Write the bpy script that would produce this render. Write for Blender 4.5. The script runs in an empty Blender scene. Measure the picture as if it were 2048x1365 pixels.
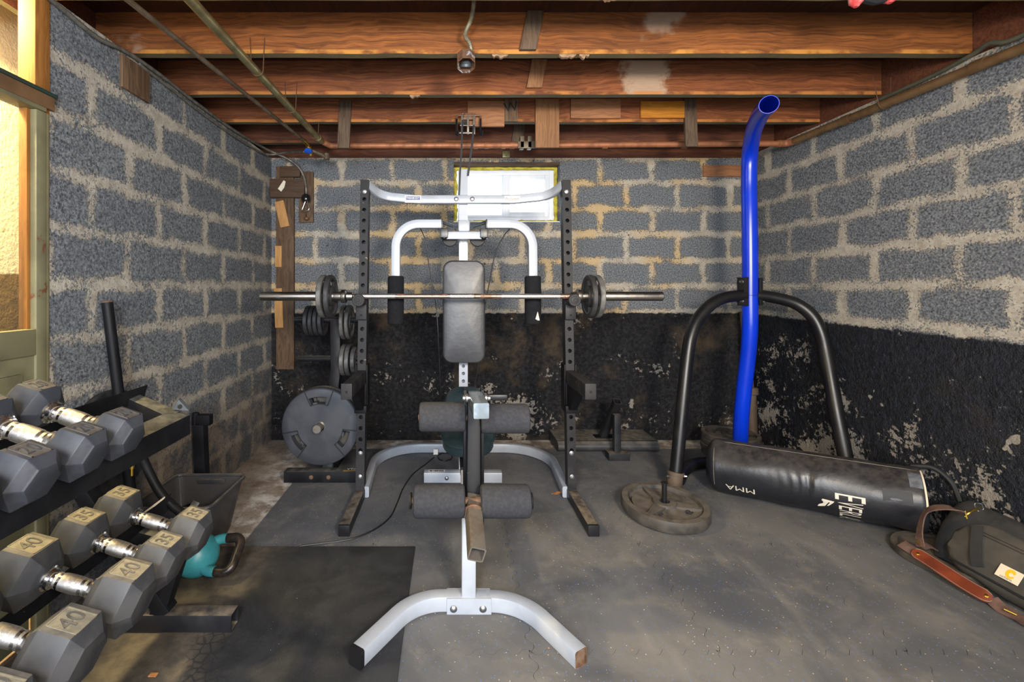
import bpy, bmesh, math, random
from mathutils import Vector, Matrix, Euler
R = math.radians
PI = math.pi
random.seed(7)
SC = bpy.context.scene
COL = SC.collection
F, CX, CY, H = 890.0, 900.0, 577.0, 1.18

def P(px, py, Y):
    "point at depth Y seen at photo pixel px,py"
    return Vector(((px - CX) * Y / F, Y, H - (py - CY) * Y / F))

# ------------------------------------------------------------------ materials
def lin(c):
    if isinstance(c, (int, float)):
        c = (c, c, c)
    o = []
    for v in c[:3]:
        v = v / 255.0
        o.append(v / 12.92 if v <= 0.04045 else ((v + 0.055) / 1.055) ** 2.4)
    return (o[0], o[1], o[2], 1.0)

class NT:
    def __init__(s, name):
        s.m = bpy.data.materials.new(name)
        s.m.use_nodes = True
        s.t = s.m.node_tree
        s.t.nodes.clear()
        s.out = s.t.nodes.new('ShaderNodeOutputMaterial')
        s.bsdf = s.t.nodes.new('ShaderNodeBsdfPrincipled')
        s.t.links.new(s.bsdf.outputs[0], s.out.inputs[0])
    def n(s, typ, ins=None, **props):
        nd = s.t.nodes.new('ShaderNode' + typ)
        for k, v in props.items():
            setattr(nd, k, v)
        for k, v in (ins or {}).items():
            s.set(nd, k, v)
        return nd
    def set(s, nd, k, v):
        i = nd.inputs[k]
        if hasattr(v, 'outputs'):
            v = v.outputs[0]
        if isinstance(v, bpy.types.NodeSocket):
            s.t.links.new(v, i)
        else:
            i.default_value = v
    def math(s, op, a, b=None, c=None, clamp=False):
        nd = s.n('Math', operation=op, use_clamp=clamp)
        for k, v in enumerate((a, b, c)):
            if v is not None:
                s.set(nd, k, v)
        return nd.outputs[0]
    def mix(s, fac, a, b):
        nd = s.n('Mix', data_type='RGBA')
        s.set(nd, 0, fac)
        s.set(nd, 6, a)
        s.set(nd, 7, b)
        return nd.outputs[2]
    def mixf(s, fac, a, b):
        nd = s.n('Mix', data_type='FLOAT')
        s.set(nd, 0, fac)
        s.set(nd, 2, a)
        s.set(nd, 3, b)
        return nd.outputs[0]
    def step(s, v, lo, hi):
        nd = s.n('MapRange', {0: v, 1: lo, 2: hi, 3: 0.0, 4: 1.0}, interpolation_type='SMOOTHSTEP')
        return nd.outputs[0]
    def coord(s):
        return s.n('TexCoord').outputs['Object']
    def noise(s, vec, scale, detail=4, rough=.55, dist=0, out=0):
        nd = s.n('TexNoise', {'Scale': scale, 'Detail': detail, 'Roughness': rough, 'Distortion': dist})
        s.set(nd, 'Vector', vec)
        return nd.outputs[out]
    def mapping(s, vec, scale=(1, 1, 1), loc=(0, 0, 0), rot=(0, 0, 0)):
        nd = s.n('Mapping', {'Scale': scale, 'Location': loc, 'Rotation': rot})
        s.set(nd, 0, vec)
        return nd.outputs[0]
    def bump(s, h, strength=.3, dist=.002):
        nd = s.n('Bump', {'Strength': strength, 'Distance': dist})
        s.set(nd, 'Height', h)
        s.t.links.new(nd.outputs[0], s.bsdf.inputs['Normal'])
    def fin(s, color=None, rough=None, metal=None, spec=None, coat=None):
        for k, v in (('Base Color', color), ('Roughness', rough), ('Metallic', metal),
                     ('Specular IOR Level', spec), ('Coat Weight', coat)):
            if v is not None:
                s.set(s.bsdf, k, v)
        return s.m

def plain(name, c1, c2=None, scale=9, rough=.5, rough2=None, metal=0.0, bump=0.0, bscale=200,
          lo=.4, hi=.65, c3=None, scale3=40, lo3=.62, hi3=.68, spec=.5, detail=6, dust=None, dlo=.55, dhi=.95, bdist=.001):
    g = NT(name)
    co = g.coord()
    n1 = g.noise(co, scale, detail)
    col = lin(c1)
    fac = g.step(n1, lo, hi)
    if c2 is not None:
        col = g.mix(fac, lin(c1), lin(c2))
    r = rough
    if rough2 is not None:
        r = g.mixf(fac, rough, rough2)
    mt = metal
    if c3 is not None:
        f3 = g.step(g.noise(co, scale3, 5, .6), lo3, hi3)
        col = g.mix(f3, col, lin(c3))
        if metal:
            mt = g.mixf(f3, metal, 0.1)
    if dust is not None:
        nz = g.n('SeparateXYZ', {0: g.n('NewGeometry').outputs['Normal']}).outputs[2]
        d = g.math('MULTIPLY', g.step(nz, dlo, dhi), g.step(g.noise(co, 23, 5, .65), .2, .75))
        col = g.mix(d, col, lin(dust))
        r = g.mixf(d, r if not isinstance(r, (int, float)) else float(r), .85)
    if bump:
        g.bump(g.noise(co, bscale, 4, .6), bump, bdist)
    return g.fin(col, r, mt, spec)

def block_wall(name, axis, x0, paint=None, peel=1.0, stain=0.0, warm=0.0, seed=0.0, brown=.5, pcol=(17, 18, 21), slope=0.0):
    "concrete block wall; axis 0: runs along x, 1: runs along y"
    g = NT(name)
    co = g.coord()
    sep = g.n('SeparateXYZ', {0: co})
    u = g.math('SUBTRACT', sep.outputs[axis], x0)
    v = g.math('SUBTRACT', sep.outputs[2], .181)
    uv = g.n('CombineXYZ', {0: u, 1: v, 2: 0.0}).outputs[0]
    shift = g.mapping(co, loc=(seed, seed * .7, seed * .3))
    wob = g.noise(shift, 5.5, 3, .6, out=1)
    wob = g.n('VectorMath', {0: wob, 1: (.5, .5, .5)}, operation='SUBTRACT').outputs[0]
    wob = g.n('VectorMath', {0: wob, 'Scale': .058}, operation='SCALE').outputs[0]
    uv2 = g.n('VectorMath', {0: uv, 1: wob}, operation='ADD').outputs[0]
    br = g.n('TexBrick', {'Scale': 1.0, 'Mortar Size': .085, 'Mortar Smooth': 1.0, 'Brick Width': .406,
                          'Row Height': .203, 'Color1': (0, 0, 0, 1), 'Color2': (1, 1, 1, 1)}, offset=.5, offset_frequency=2)
    g.set(br, 'Vector', uv2)
    fac = br.outputs['Fac']
    patch = g.noise(shift, 5.2, 4, .6)
    grit = g.noise(shift, 95, 4, .75)
    mid = g.noise(shift, 24, 5, .7)
    m = g.math('ADD', fac, g.math('MULTIPLY', g.math('SUBTRACT', patch, .5), 1.25))
    m = g.math('ADD', m, g.math('MULTIPLY', g.math('SUBTRACT', grit, .5), 1.9))
    m = g.math('ADD', m, g.math('MULTIPLY', g.math('SUBTRACT', mid, .5), .8))
    mort = g.step(m, .67, .90)
    sp = g.noise(shift, 105, 5, .8)
    bri = g.n('SeparateColor', {0: br.outputs['Color']}).outputs[0]
    core = g.mix(g.step(sp, .36, .63), lin((48, 52, 58)), lin((132, 136, 140)))
    core = g.mix(g.math('MULTIPLY', bri, .3), core, lin((72, 77, 88)))
    core = g.mix(g.math('MULTIPLY', g.step(sp, .60, .70), .75), core, lin((186, 182, 172)))
    mcol = g.mix(g.step(mid, .3, .7), lin((182, 176, 163)), lin((150, 142, 130)))
    mcol = g.mix(g.math('MULTIPLY', g.step(g.noise(shift, 11, 5, .7), .55, .75), .5), mcol, lin((138, 126, 110)))
    if warm:
        wf = g.math('MULTIPLY', g.step(g.noise(shift, 1.6, 3, .5), .42, .6), warm)
        mcol = g.mix(wf, mcol, lin((188, 160, 112)))
    col = g.mix(mort, core, mcol)
    # small dark pits
    pit = g.step(g.noise(shift, 34, 2, .5), .74, .78)
    col = g.mix(pit, col, lin((46, 40, 36)))
    rough = .9
    hgt = g.math('ADD', g.math('MULTIPLY', mort, .6), g.math('MULTIPLY', grit, .55))
    z = sep.outputs[2]
    if stain:
        sf = g.math('MULTIPLY', g.step(g.math('ADD', z, g.math('MULTIPLY', g.noise(shift, 3.2, 5, .65), -.55)), .42, .05), stain)
        dirt = g.mix(g.step(g.noise(shift, 6, 5, .7), .42, .58), lin((58, 56, 56)), lin((118, 102, 86)))
        col = g.mix(sf, col, dirt)
    if paint is not None:
        edge = g.math('ADD', z, g.math('MULTIPLY', g.math('SUBTRACT', g.noise(shift, 22, 5, .7), .5), .05))
        if slope:
            edge = g.math('ADD', edge, g.math('MULTIPLY', g.math('SUBTRACT', 3.49, sep.outputs[1]), slope))
        pm = g.step(edge, paint + .006, paint - .006)
        low = g.step(z, .78, .1)
        f1 = g.noise(shift, 4.2, 8, .72)
        f2 = g.noise(g.mapping(shift, loc=(3, 5, 1)), 38, 6, .7)
        f3 = g.noise(g.mapping(shift, loc=(9, 2, 4)), 1.4, 2, .5)
        thr = g.math('SUBTRACT', g.math('ADD', f1, g.math('MULTIPLY', f2, .55)), g.math('MULTIPLY', f3, -.35))
        thr = g.math('ADD', thr, g.math('MULTIPLY', low, .085 * peel))
        ch = g.step(thr, 1.143 - .03 * peel, 1.165 - .03 * peel)
        blot = g.step(g.math('ADD', g.noise(g.mapping(shift, loc=(1, 8, 2)), 6.5, 3, .55), g.math('MULTIPLY', low, .05 * peel)), .735, .75)
        ch = g.math('MAXIMUM', ch, g.step(g.noise(g.mapping(shift, loc=(5, 1, 6)), 62, 3, .6), .735, .76))
        ch = g.math('MAXIMUM', ch, blot)
        pc = g.mix(g.step(f2, .4, .7), lin(pcol), lin([v * 1.9 + 4 for v in pcol]))
        pc = g.mix(g.math('MULTIPLY', g.step(g.noise(shift, 3.0, 5, .65), .5, .72), brown), pc, lin((80, 68, 54)))
        pc = g.mix(ch, pc, g.mix(f2, lin((172, 166, 156)), lin((112, 104, 96))))
        col = g.mix(pm, col, pc)
        pr = g.mixf(ch, g.mixf(f2, .26, .5), .9)
        rough = g.mixf(pm, .9, pr)
        ph = g.math('ADD', g.math('MULTIPLY', g.noise(shift, 62, 5, .7), 4.2), g.math('MULTIPLY', g.noise(shift, 22, 3, .6), 2.0))
        hgt = g.mixf(pm, hgt, ph)
    g.bump(hgt, .75, .006)
    return g.fin(col, rough, 0.0, .35)

def wood(name, dark, light, along=0, edge=None, under=None, rough=.7, seed=0.0, ring=7.0, blotch=None, knots=True, patch_at=None):
    g = NT(name)
    co = g.mapping(g.coord(), loc=(seed, seed * 1.7, seed * .6))
    sc = [15.0, 15.0, 15.0]
    sc[along] = .5
    st = g.mapping(co, scale=tuple(sc))
    big = g.noise(co, 1.9, 3, .5)
    warp = g.n('CombineXYZ', {0: 0.0, 1: g.math('MULTIPLY', big, 1.3), 2: g.math('MULTIPLY', big, 2.2)}).outputs[0]
    st2 = g.n('VectorMath', {0: st, 1: warp}, operation='ADD').outputs[0]
    grain = g.noise(st2, ring * .6, 6, .62, 1.1)
    fine = g.noise(g.mapping(co, scale=tuple(v * 5 if i != along else 2.5 for i, v in enumerate(sc))), 6, 3, .6)
    f = g.math('ADD', g.math('MULTIPLY', grain, .75), g.math('MULTIPLY', fine, .28))
    col = g.mix(g.step(f, .34, .72), lin(dark), lin(light))
    col = g.mix(g.math('MULTIPLY', g.step(big, .35, .7), .4), col, lin([v * .62 for v in dark]))
    if knots:
        kn = g.n('TexVoronoi', {'Scale': 2.1}, feature='F1')
        g.set(kn, 'Vector', g.mapping(co, scale=(1, 1, 1.6)))
        kf = g.step(kn.outputs['Distance'], .085, .03)
        col = g.mix(g.math('MULTIPLY', kf, .75), col, lin([v * .45 for v in dark]))
    if blotch is not None:
        col = g.mix(g.math('MULTIPLY', g.step(g.noise(co, 1.7, 5, .6), .63, .70), .7), col, lin(blotch))
    if patch_at is not None:
        xx = g.n('SeparateXYZ', {0: g.coord()}).outputs[0]
        dd_ = g.math('ABSOLUTE', g.math('SUBTRACT', xx, patch_at))
        dd_ = g.math('ADD', dd_, g.math('MULTIPLY', g.math('SUBTRACT', g.noise(co, 14, 5, .7), .5), .22))
        col = g.mix(g.math('MULTIPLY', g.step(dd_, .14, .08), .85), col, g.mix(fine, lin((188, 166, 142)), lin((140, 116, 96))))
    z = g.n('SeparateXYZ', {0: g.coord()}).outputs[2]
    if edge is not None:
        en = g.noise(g.mapping(co, scale=(2.5, 2, 4)), 2.2, 4, .6)
        ef = g.math('MULTIPLY', g.math('MULTIPLY', g.step(z, .022, .015), g.step(en, .42, .6)), .85)
        col = g.mix(ef, col, g.mix(fine, lin(edge), lin([v * .75 for v in edge])))
    if under is not None:
        nz = g.n('SeparateXYZ', {0: g.n('NewGeometry').outputs['Normal']}).outputs[2]
        col = g.mix(g.step(nz, -.6, -.9), col, g.mix(g.noise(co, 8, 5, .6), lin(under), lin([v * .7 for v in under])))
    g.bump(g.math('ADD', grain, g.math('MULTIPLY', fine, .5)), .25, .002)
    return g.fin(col, rough, 0.0, .3)

M = {}
M['wall_back'] = block_wall('block_back', 0, 1.176, paint=.985, peel=.85, warm=.75, seed=1.3, brown=.9, pcol=(23, 23, 25))
M['wall_right'] = block_wall('block_right', 1, 2.83, paint=.985, peel=1.5, seed=4.1, brown=.2, pcol=(15, 18, 24), slope=.019)  # black paint tinted blue, a sky-blue sheen put into its colour
M['wall_left'] = block_wall('block_left', 1, 1.94, stain=.62, seed=7.7)
M['wall_rear'] = plain('rear_blocks', (150, 146, 140), (110, 110, 112), 4, .9)

def alcove_mat():
    g = NT('alcove_paint')
    co = g.coord()
    z = g.n('SeparateXYZ', {0: co}).outputs[2]
    e = g.math('ADD', z, g.math('MULTIPLY', g.math('SUBTRACT', g.noise(co, 20, 4, .6), .5), .03))
    pm = g.step(e, 1.248, 1.236)
    up = g.mix(g.step(g.noise(co, 17, 5, .7), .62, .72), lin((232, 216, 178)), lin((150, 128, 96)))
    dn = g.mix(g.noise(co, 30, 5, .7), lin((148, 118, 66)), lin((78, 62, 40)))
    g.bump(g.noise(co, 45, 5, .65), .8, .01)
    return g.fin(g.mix(pm, up, dn), .8, 0.0, .3)
M['alcove'] = alcove_mat()

def concrete_mat():
    g = NT('concrete')
    co = g.coord()
    a = g.noise(co, 5, 6, .65)
    b = g.noise(co, 60, 4, .7)
    col = g.mix(g.step(a, .35, .65), lin((128, 112, 98)), lin((160, 146, 132)))
    col = g.mix(g.math('MULTIPLY', g.step(b, .45, .7), .5), col, lin((96, 84, 74)))
    y = g.n('SeparateXYZ', {0: co})
    w = g.math('MULTIPLY', g.step(y.outputs[0], -1.32, -1.02), g.step(g.noise(co, 9, 6, .7), .42, .66))
    col = g.mix(g.math('MULTIPLY', w, .85), col, lin((222, 218, 212)))
    g.bump(b, .4, .002)
    return g.fin(col, .9, 0.0, .3)
M['concrete'] = concrete_mat()

def tile_mat():
    g = NT('speckled_rubber')
    co = g.n('NewGeometry').outputs['Position']
    a = g.noise(co, 2.1, 6, .62, .6)
    b = g.noise(co, 260, 3, .6)
    col = g.mix(g.step(a, .36, .66), lin((84, 85, 88)), lin((108, 107, 106)))
    col = g.mix(g.math('MULTIPLY', g.step(g.noise(co, 6.5, 6, .7), .5, .72), .55), col, lin((126, 121, 114)))
    col = g.mix(g.math('MULTIPLY', g.step(b, .5, .75), .35), col, lin((76, 76, 78)))
    dk = g.step(g.noise(g.mapping(co, loc=(4, 1, 0)), 3.3, 5, .6), .60, .72)
    col = g.mix(g.math('MULTIPLY', dk, .45), col, lin((74, 73, 73)))
    sm = g.math('MULTIPLY', g.step(g.noise(g.mapping(co, scale=(1, .35, 1), rot=(0, 0, .5)), 4, 5, .6), .56, .72), .35)
    col = g.mix(sm, col, lin((136, 133, 128)))
    for sc, thr, c, lc in ((95, .17, (92, 116, 168), (0, 0, 0)), (60, .085, (190, 186, 178), (3.3, 1.2, 0)), (33, .05, (196, 150, 96), (1.1, 7.2, 0))):
        v = g.n('TexVoronoi', {'Scale': float(sc)}, feature='F1')
        g.set(v, 'Vector', g.mapping(co, loc=lc))
        rnd = g.n('SeparateColor', {0: v.outputs['Color']}).outputs[0]
        f = g.math('MULTIPLY', g.step(v.outputs['Distance'], thr + .04, thr), g.step(rnd, .62, .66))
        col = g.mix(f, col, lin(c))
    g.bump(b, .35, .001)
    return g.fin(col, g.mixf(a, .55, .8), 0.0, .4)
M['tile'] = tile_mat()

def stall_mat():
    g = NT('black_rubber_mat')
    co = g.n('NewGeometry').outputs['Position']
    sp = g.n('SeparateXYZ', {0: co})
    a = g.noise(co, 3.2, 6, .62, .5)
    col = g.mix(g.step(a, .35, .68), lin((34, 35, 38)), lin((58, 58, 59)))
    # dusty tan towards the rack with a ragged edge
    e = g.math('ADD', sp.outputs[0], g.math('MULTIPLY', g.math('SUBTRACT', g.noise(co, 2.2, 4, .55), .5), .55))
    d = g.step(e, -.66, -.86)
    hx = g.n('TexVoronoi', {'Scale': 30.0, 'Randomness': .8}, feature='DISTANCE_TO_EDGE')
    g.set(hx, 'Vector', co)
    dust = g.mix(g.step(g.noise(co, 18, 5, .7), .3, .7), lin((112, 102, 88)), lin((80, 74, 66)))
    col = g.mix(g.math('MULTIPLY', d, .85), col, dust)
    ring = g.math('MULTIPLY', g.step(hx.outputs['Distance'], .12, .03), g.math('MULTIPLY', g.step(g.math('ABSOLUTE', g.math('ADD', e, .72)), .13, .04), g.step(sp.outputs[1], 1.72, 1.6)))
    col = g.mix(g.math('MULTIPLY', ring, .7), col, lin((40, 40, 42)))
    b = g.noise(co, 300, 3, .6)
    col = g.mix(g.math('MULTIPLY', g.step(b, .55, .75), .3), col, lin((96, 94, 92)))
    col = g.mix(g.step(g.noise(co, 120, 2, .5), .76, .79), col, lin((180, 176, 168)))
    g.bump(b, .3, .001)
    return g.fin(col, g.mixf(a, .5, .75), 0.0, .4)
M['stall'] = stall_mat()

M['white_paint'] = plain('white_enamel', (164, 170, 180), (152, 158, 168), 6, .33, bump=.05, c3=(120, 92, 70), scale3=34, lo3=.735, hi3=.75, spec=.5, dust=(160, 152, 140), dlo=.9, dhi=1.3)
M['black_paint'] = plain('black_enamel', (15, 16, 19), (22, 22, 26), 7, .5, .6, spec=.2, bump=.08, c3=(110, 92, 78), scale3=45, lo3=.73, hi3=.75)
M['worn_black'] = plain('worn_black_steel', (32, 32, 35), (46, 45, 46), 9, .5, .65, spec=.25, bump=.1, c3=(150, 132, 112), scale3=38, lo3=.68, hi3=.72)
M['dusty_black'] = plain('dusty_black_steel', (24, 24, 28), (34, 34, 38), 7, .45, .6, dust=(122, 110, 96), dlo=.75, dhi=1.0, c3=(128, 96, 70), scale3=45, lo3=.73, hi3=.75)
M['rack_black'] = plain('rack_steel', (18, 19, 23), (27, 28, 32), 8, .5, .65, spec=.25, dust=(96, 94, 88), dlo=.6, dhi=1.0, c3=(120, 96, 74), scale3=60, lo3=.74, hi3=.76)
M['hole_shade'] = plain('bore_shade', (12, 12, 13), rough=.9)  # near-black for discs that stand for the shade in uncut holes
M['zinc'] = plain('zinc_bolt', (176, 178, 180), (130, 130, 132), 60, .35, .5, 1.0)
M['chrome'] = plain('worn_chrome', (226, 226, 228), (196, 192, 188), 30, .14, .3, 1.0, c3=(140, 100, 70), scale3=50, lo3=.7, hi3=.74)
M['knurl'] = plain('knurled_grip', (206, 204, 202), (176, 170, 164), 120, .36, .5, 1.0, bump=.6, bscale=900, c3=(140, 104, 78), scale3=30, lo3=.66, hi3=.74)
M['sleeve'] = plain('brushed_sleeve', (176, 172, 166), (140, 134, 126), 26, .28, .42, 1.0)
M['shaft'] = plain('rusty_shaft', (176, 160, 146), (134, 104, 84), 22, .3, .5, .95, c3=(110, 66, 46), scale3=28, lo3=.55, hi3=.66)
M['iron'] = plain('grey_cast_iron', (104, 103, 101), (78, 77, 76), 24, .5, .62, .35, bump=.25, bscale=260)
M['iron_dark'] = plain('dark_cast_iron', (58, 58, 60), (42, 42, 44), 24, .5, .6, .3, bump=.25, bscale=260)
M['iron_dusty'] = plain('dusty_cast_iron', (60, 57, 54), (78, 73, 67), 14, .6, .75, .15, bump=.25, bscale=260, dust=(102, 94, 84), dlo=.5, dhi=1.0)
M['rubber_plate'] = plain('rubber_plate', (52, 55, 62), (62, 65, 72), 8, .5, .62, bump=.06)
M['rubber_dark'] = plain('dark_rubber', (16, 16, 18), rough=.6)
M['hex_dark'] = plain('hex_rubber', (46, 49, 56), (58, 60, 66), 16, .4, .5, bump=.12, bscale=320, dust=(58, 55, 54), dlo=.8, dhi=1.0)
M['hex_dust'] = plain('dusty_hex_rubber', (54, 55, 58), (68, 67, 67), 16, .48, .6, bump=.12, bscale=320, dust=(118, 110, 97), dlo=.55, dhi=1.0)
M['num_dark'] = plain('dark_number', (70, 66, 64), (88, 84, 80), 40, .55)
M['num_dust'] = plain('dusty_number', (136, 127, 106), (116, 109, 92), 60, .85)
M['foam'] = plain('grey_foam', (46, 47, 51), (52, 53, 57), 90, .95, spec=.15, bump=.5, bscale=420)
M['foam_black'] = plain('black_foam', (24, 25, 28), (29, 30, 33), 90, .95, spec=.15, bump=.5, bscale=420)
M['vinyl'] = plain('black_vinyl', (36, 37, 42), (46, 46, 50), 5, .36, .46, bump=.25, bscale=22, bdist=.004)
M['vinyl_bag'] = plain('bag_vinyl', (26, 27, 32), (34, 34, 38), 6, .34, .44, bump=.35, bscale=13, bdist=.006, dust=(64, 58, 54), dlo=.35, dhi=1.0)
M['vinyl_seat'] = plain('seat_vinyl', (34, 48, 54), (44, 60, 64), 5, .16, .26, bump=.12, bscale=18, bdist=.003)  # black seat vinyl; its teal reflections are put into the colour
M['blue'] = plain('blue_enamel', (6, 52, 196), (4, 44, 178), 3, .26, spec=.5)
M['satin_black'] = plain('satin_black_tube', (22, 22, 24), (30, 29, 29), 6, .34, .42, .2)
M['rust_pipe'] = plain('dull_rusty_pipe', (84, 70, 58), (104, 90, 76), 9, .7, .8, .3)
M['rust'] = plain('rusty_steel', (92, 66, 48), (128, 104, 84), 30, .7, .85, .4, bump=.3)
M['dull_steel'] = plain('dull_steel', (134, 128, 120), (110, 100, 90), 18, .45, .6, .7, c3=(120, 84, 58), scale3=22, lo3=.62, hi3=.7)
M['polished'] = plain('polished_steel', (160, 172, 180), (152, 164, 172), 12, .2, .35, .9)
M['galv'] = plain('brassy_pipe', (150, 142, 104), (122, 112, 78), 14, .36, .5, .75)
M['pipe_grey'] = plain('grey_pipe', (118, 106, 90), (92, 78, 62), 12, .5, .6, .6, c3=(70, 110, 100), scale3=6, lo3=.66, hi3=.72)
M['copper'] = plain('tarnished_copper', (164, 106, 74), (132, 86, 58), 12, .55, .68, .35, c3=(96, 120, 104), scale3=16, lo3=.69, hi3=.74)
M['copper_dull'] = plain('dull_copper', (132, 104, 72), (108, 82, 54), 10, .5, .6, .55, c3=(74, 66, 44), scale3=14, lo3=.6, hi3=.7)
M['cable_grey'] = plain('armoured_cable', (122, 120, 112), (92, 88, 80), 30, .5, .6, .5)
M['conduit'] = plain('flex_conduit', (138, 134, 114), (110, 104, 86), 40, .5, .6, .5)
M['old_green'] = plain('old_green_cable', (74, 72, 58), (56, 60, 50), 20, .7)
M['valve_blue'] = plain('blue_handle', (24, 78, 186), rough=.4)
M['wire'] = plain('thin_wire', (108, 80, 60), rough=.5, metal=.6)
M['black_wire'] = plain('black_wire', (18, 18, 20), rough=.5)
M['joist'] = wood('stained_joist', (88, 50, 24), (154, 94, 46), 0, edge=(204, 142, 66), under=(112, 100, 72), seed=.0, blotch=(150, 130, 112))
M['joist_b'] = wood('stained_joist_red', (84, 46, 26), (142, 84, 48), 0, edge=(198, 128, 64), under=(100, 98, 76), seed=3.1, blotch=(140, 120, 104))
M['joist_p'] = wood('stained_joist_patched', (84, 46, 26), (142, 84, 48), 0, edge=(198, 128, 64), under=(100, 98, 76), seed=3.1, patch_at=1.06)
M['joist_c'] = wood('stained_joist_dark', (72, 40, 28), (112, 68, 46), 0, edge=(150, 92, 50), under=(94, 92, 74), seed=6.3)
M['subfloor'] = wood('subfloor_boards', (46, 24, 16), (74, 42, 26), 1, seed=2.2, knots=False)
M['grey_wood'] = wood('weathered_board', (70, 54, 42), (104, 86, 68), 2, seed=1.1)
M['tan_wood'] = wood('tan_board', (120, 82, 52), (158, 116, 80), 2, seed=5.2)
M['tan_wood_h'] = wood('tan_scab', (126, 82, 54), (164, 116, 80), 0, seed=8.2)
M['orange_wood'] = wood('orange_board', (150, 92, 22), (186, 124, 40), 0, seed=4.4)
M['brown_wood'] = wood('brown_board', (70, 52, 38), (116, 92, 70), 2, seed=9.4)
M['brown_wood_h'] = wood('brown_crosspiece', (66, 48, 36), (96, 74, 56), 0, seed=2.9)
M['fresh_wood'] = wood('fresh_split_wood', (176, 128, 74), (206, 160, 104), 2, seed=3.9)
M['jamb_wood'] = wood('orange_jamb', (132, 84, 34), (168, 114, 54), 2, seed=1.9)
M['sage'] = plain('sage_paint', (122, 118, 90), (106, 102, 78), 8, .5, bump=.15, c3=(112, 72, 48), scale3=9, lo3=.66, hi3=.69)
M['dark_green'] = plain('dark_green_paint', (34, 62, 56), (44, 58, 50), 8, .5)
M['bare_wood'] = plain('bare_brown', (118, 88, 58), (96, 70, 46), 12, .7)
M['window_white'] = plain('window_vinyl', (226, 232, 240), (214, 222, 232), 6, .4)
M['spray_foam'] = plain('spray_foam', (196, 186, 70), (160, 146, 50), 22, .8, bump=.6, bscale=60, bdist=.006)
M['teal'] = plain('teal_vinyl', (64, 148, 156), (50, 128, 138), 9, .32, .45, c3=(104, 110, 84), scale3=11, lo3=.66, hi3=.72)
M['kb_black'] = plain('black_handle', (36, 32, 30), (62, 52, 46), 22, .25, .4, .4)
M['canvas'] = plain('black_canvas', (30, 31, 34), (40, 39, 39), 9, .9, bump=.4, bscale=500, dust=(60, 57, 53), dlo=.2, dhi=1.2)
M['canvas_grey'] = plain('grey_canvas', (60, 58, 54), (76, 71, 64), 9, .9, bump=.4, bscale=500)
M['leather'] = plain('brown_leather', (118, 54, 30), (98, 42, 22), 12, .42, bump=.2, bscale=160)
M['webbing'] = plain('brown_webbing', (98, 74, 64), (82, 60, 52), 40, .85, bump=.5, bscale=600)
M['brass'] = plain('brass_hardware', (196, 160, 72), rough=.3, metal=1.0)
M['steel_ring'] = plain('steel_ring', (170, 172, 178), rough=.3, metal=1.0)
M['label_cream'] = plain('cream_label', (222, 208, 184), rough=.7)
M['label_yellow'] = plain('yellow_mark', (240, 184, 26), rough=.6)
M['label_ink'] = plain('label_ink', (70, 62, 90), rough=.6)
M['print_cream'] = plain('cream_print', (208, 200, 186), rough=.5)
M['thread'] = plain('pale_thread', (130, 124, 116), rough=.7)
M['tape'] = plain('silver_tape', (150, 156, 166), (110, 112, 118), 30, .3, .4, .6)
M['sticker'] = plain('white_sticker', (228, 226, 220), rough=.5)
M['sticker_blue'] = plain('blue_ink', (54, 70, 120), rough=.5)
M['ink'] = plain('black_ink', (30, 28, 30), rough=.5)
M['leaf'] = plain('dry_leaf', (196, 134, 76), (160, 100, 52), 40, .7)
M['pale_plastic'] = plain('pale_plastic', (186, 198, 172), rough=.4)
M['paper'] = plain('paper', (214, 206, 186), rough=.8)
M['red_cloth'] = plain('red_cloth', (176, 48, 52), (206, 120, 120), 30, .8)
M['box_rust'] = plain('rusty_box', (126, 96, 74), (92, 60, 40), 24, .6, .8, .5, c3=(150, 156, 164), scale3=20, lo3=.55, hi3=.65)
M['porcelain'] = plain('dark_porcelain', (24, 24, 26), rough=.2)
M['cap_black'] = plain('black_plastic_cap', (24, 24, 26), rough=.35)
M['grey_bracket'] = plain('grey_bracket', (92, 100, 108), (74, 80, 86), 30, .4, metal=.6)
M['dust_clump'] = plain('plaster_crumb', (150, 122, 96), (122, 98, 76), 40, .95, bump=.5, bscale=100)
M['strap_black'] = plain('black_strap', (26, 28, 32), rough=.6)

def see_through(name, tint, alpha_mix, rough=.1):
    g = NT(name)
    tr = g.n('BsdfTransparent', {'Color': lin(tint)})
    mx = g.n('MixShader', {0: alpha_mix})
    g.set(g.bsdf, 'Roughness', rough)
    g.set(g.bsdf, 'Base Color', lin([v * .55 for v in tint]))
    g.t.links.new(tr.outputs[0], mx.inputs[1])
    g.t.links.new(g.bsdf.outputs[0], mx.inputs[2])
    g.t.links.new(mx.outputs[0], g.out.inputs[0])
    return g.m
M['glass'] = see_through('window_glass', (246, 250, 252), .06, .02)
M['bin_plastic'] = see_through('smoky_plastic', (200, 198, 200), .34, .22)

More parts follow.
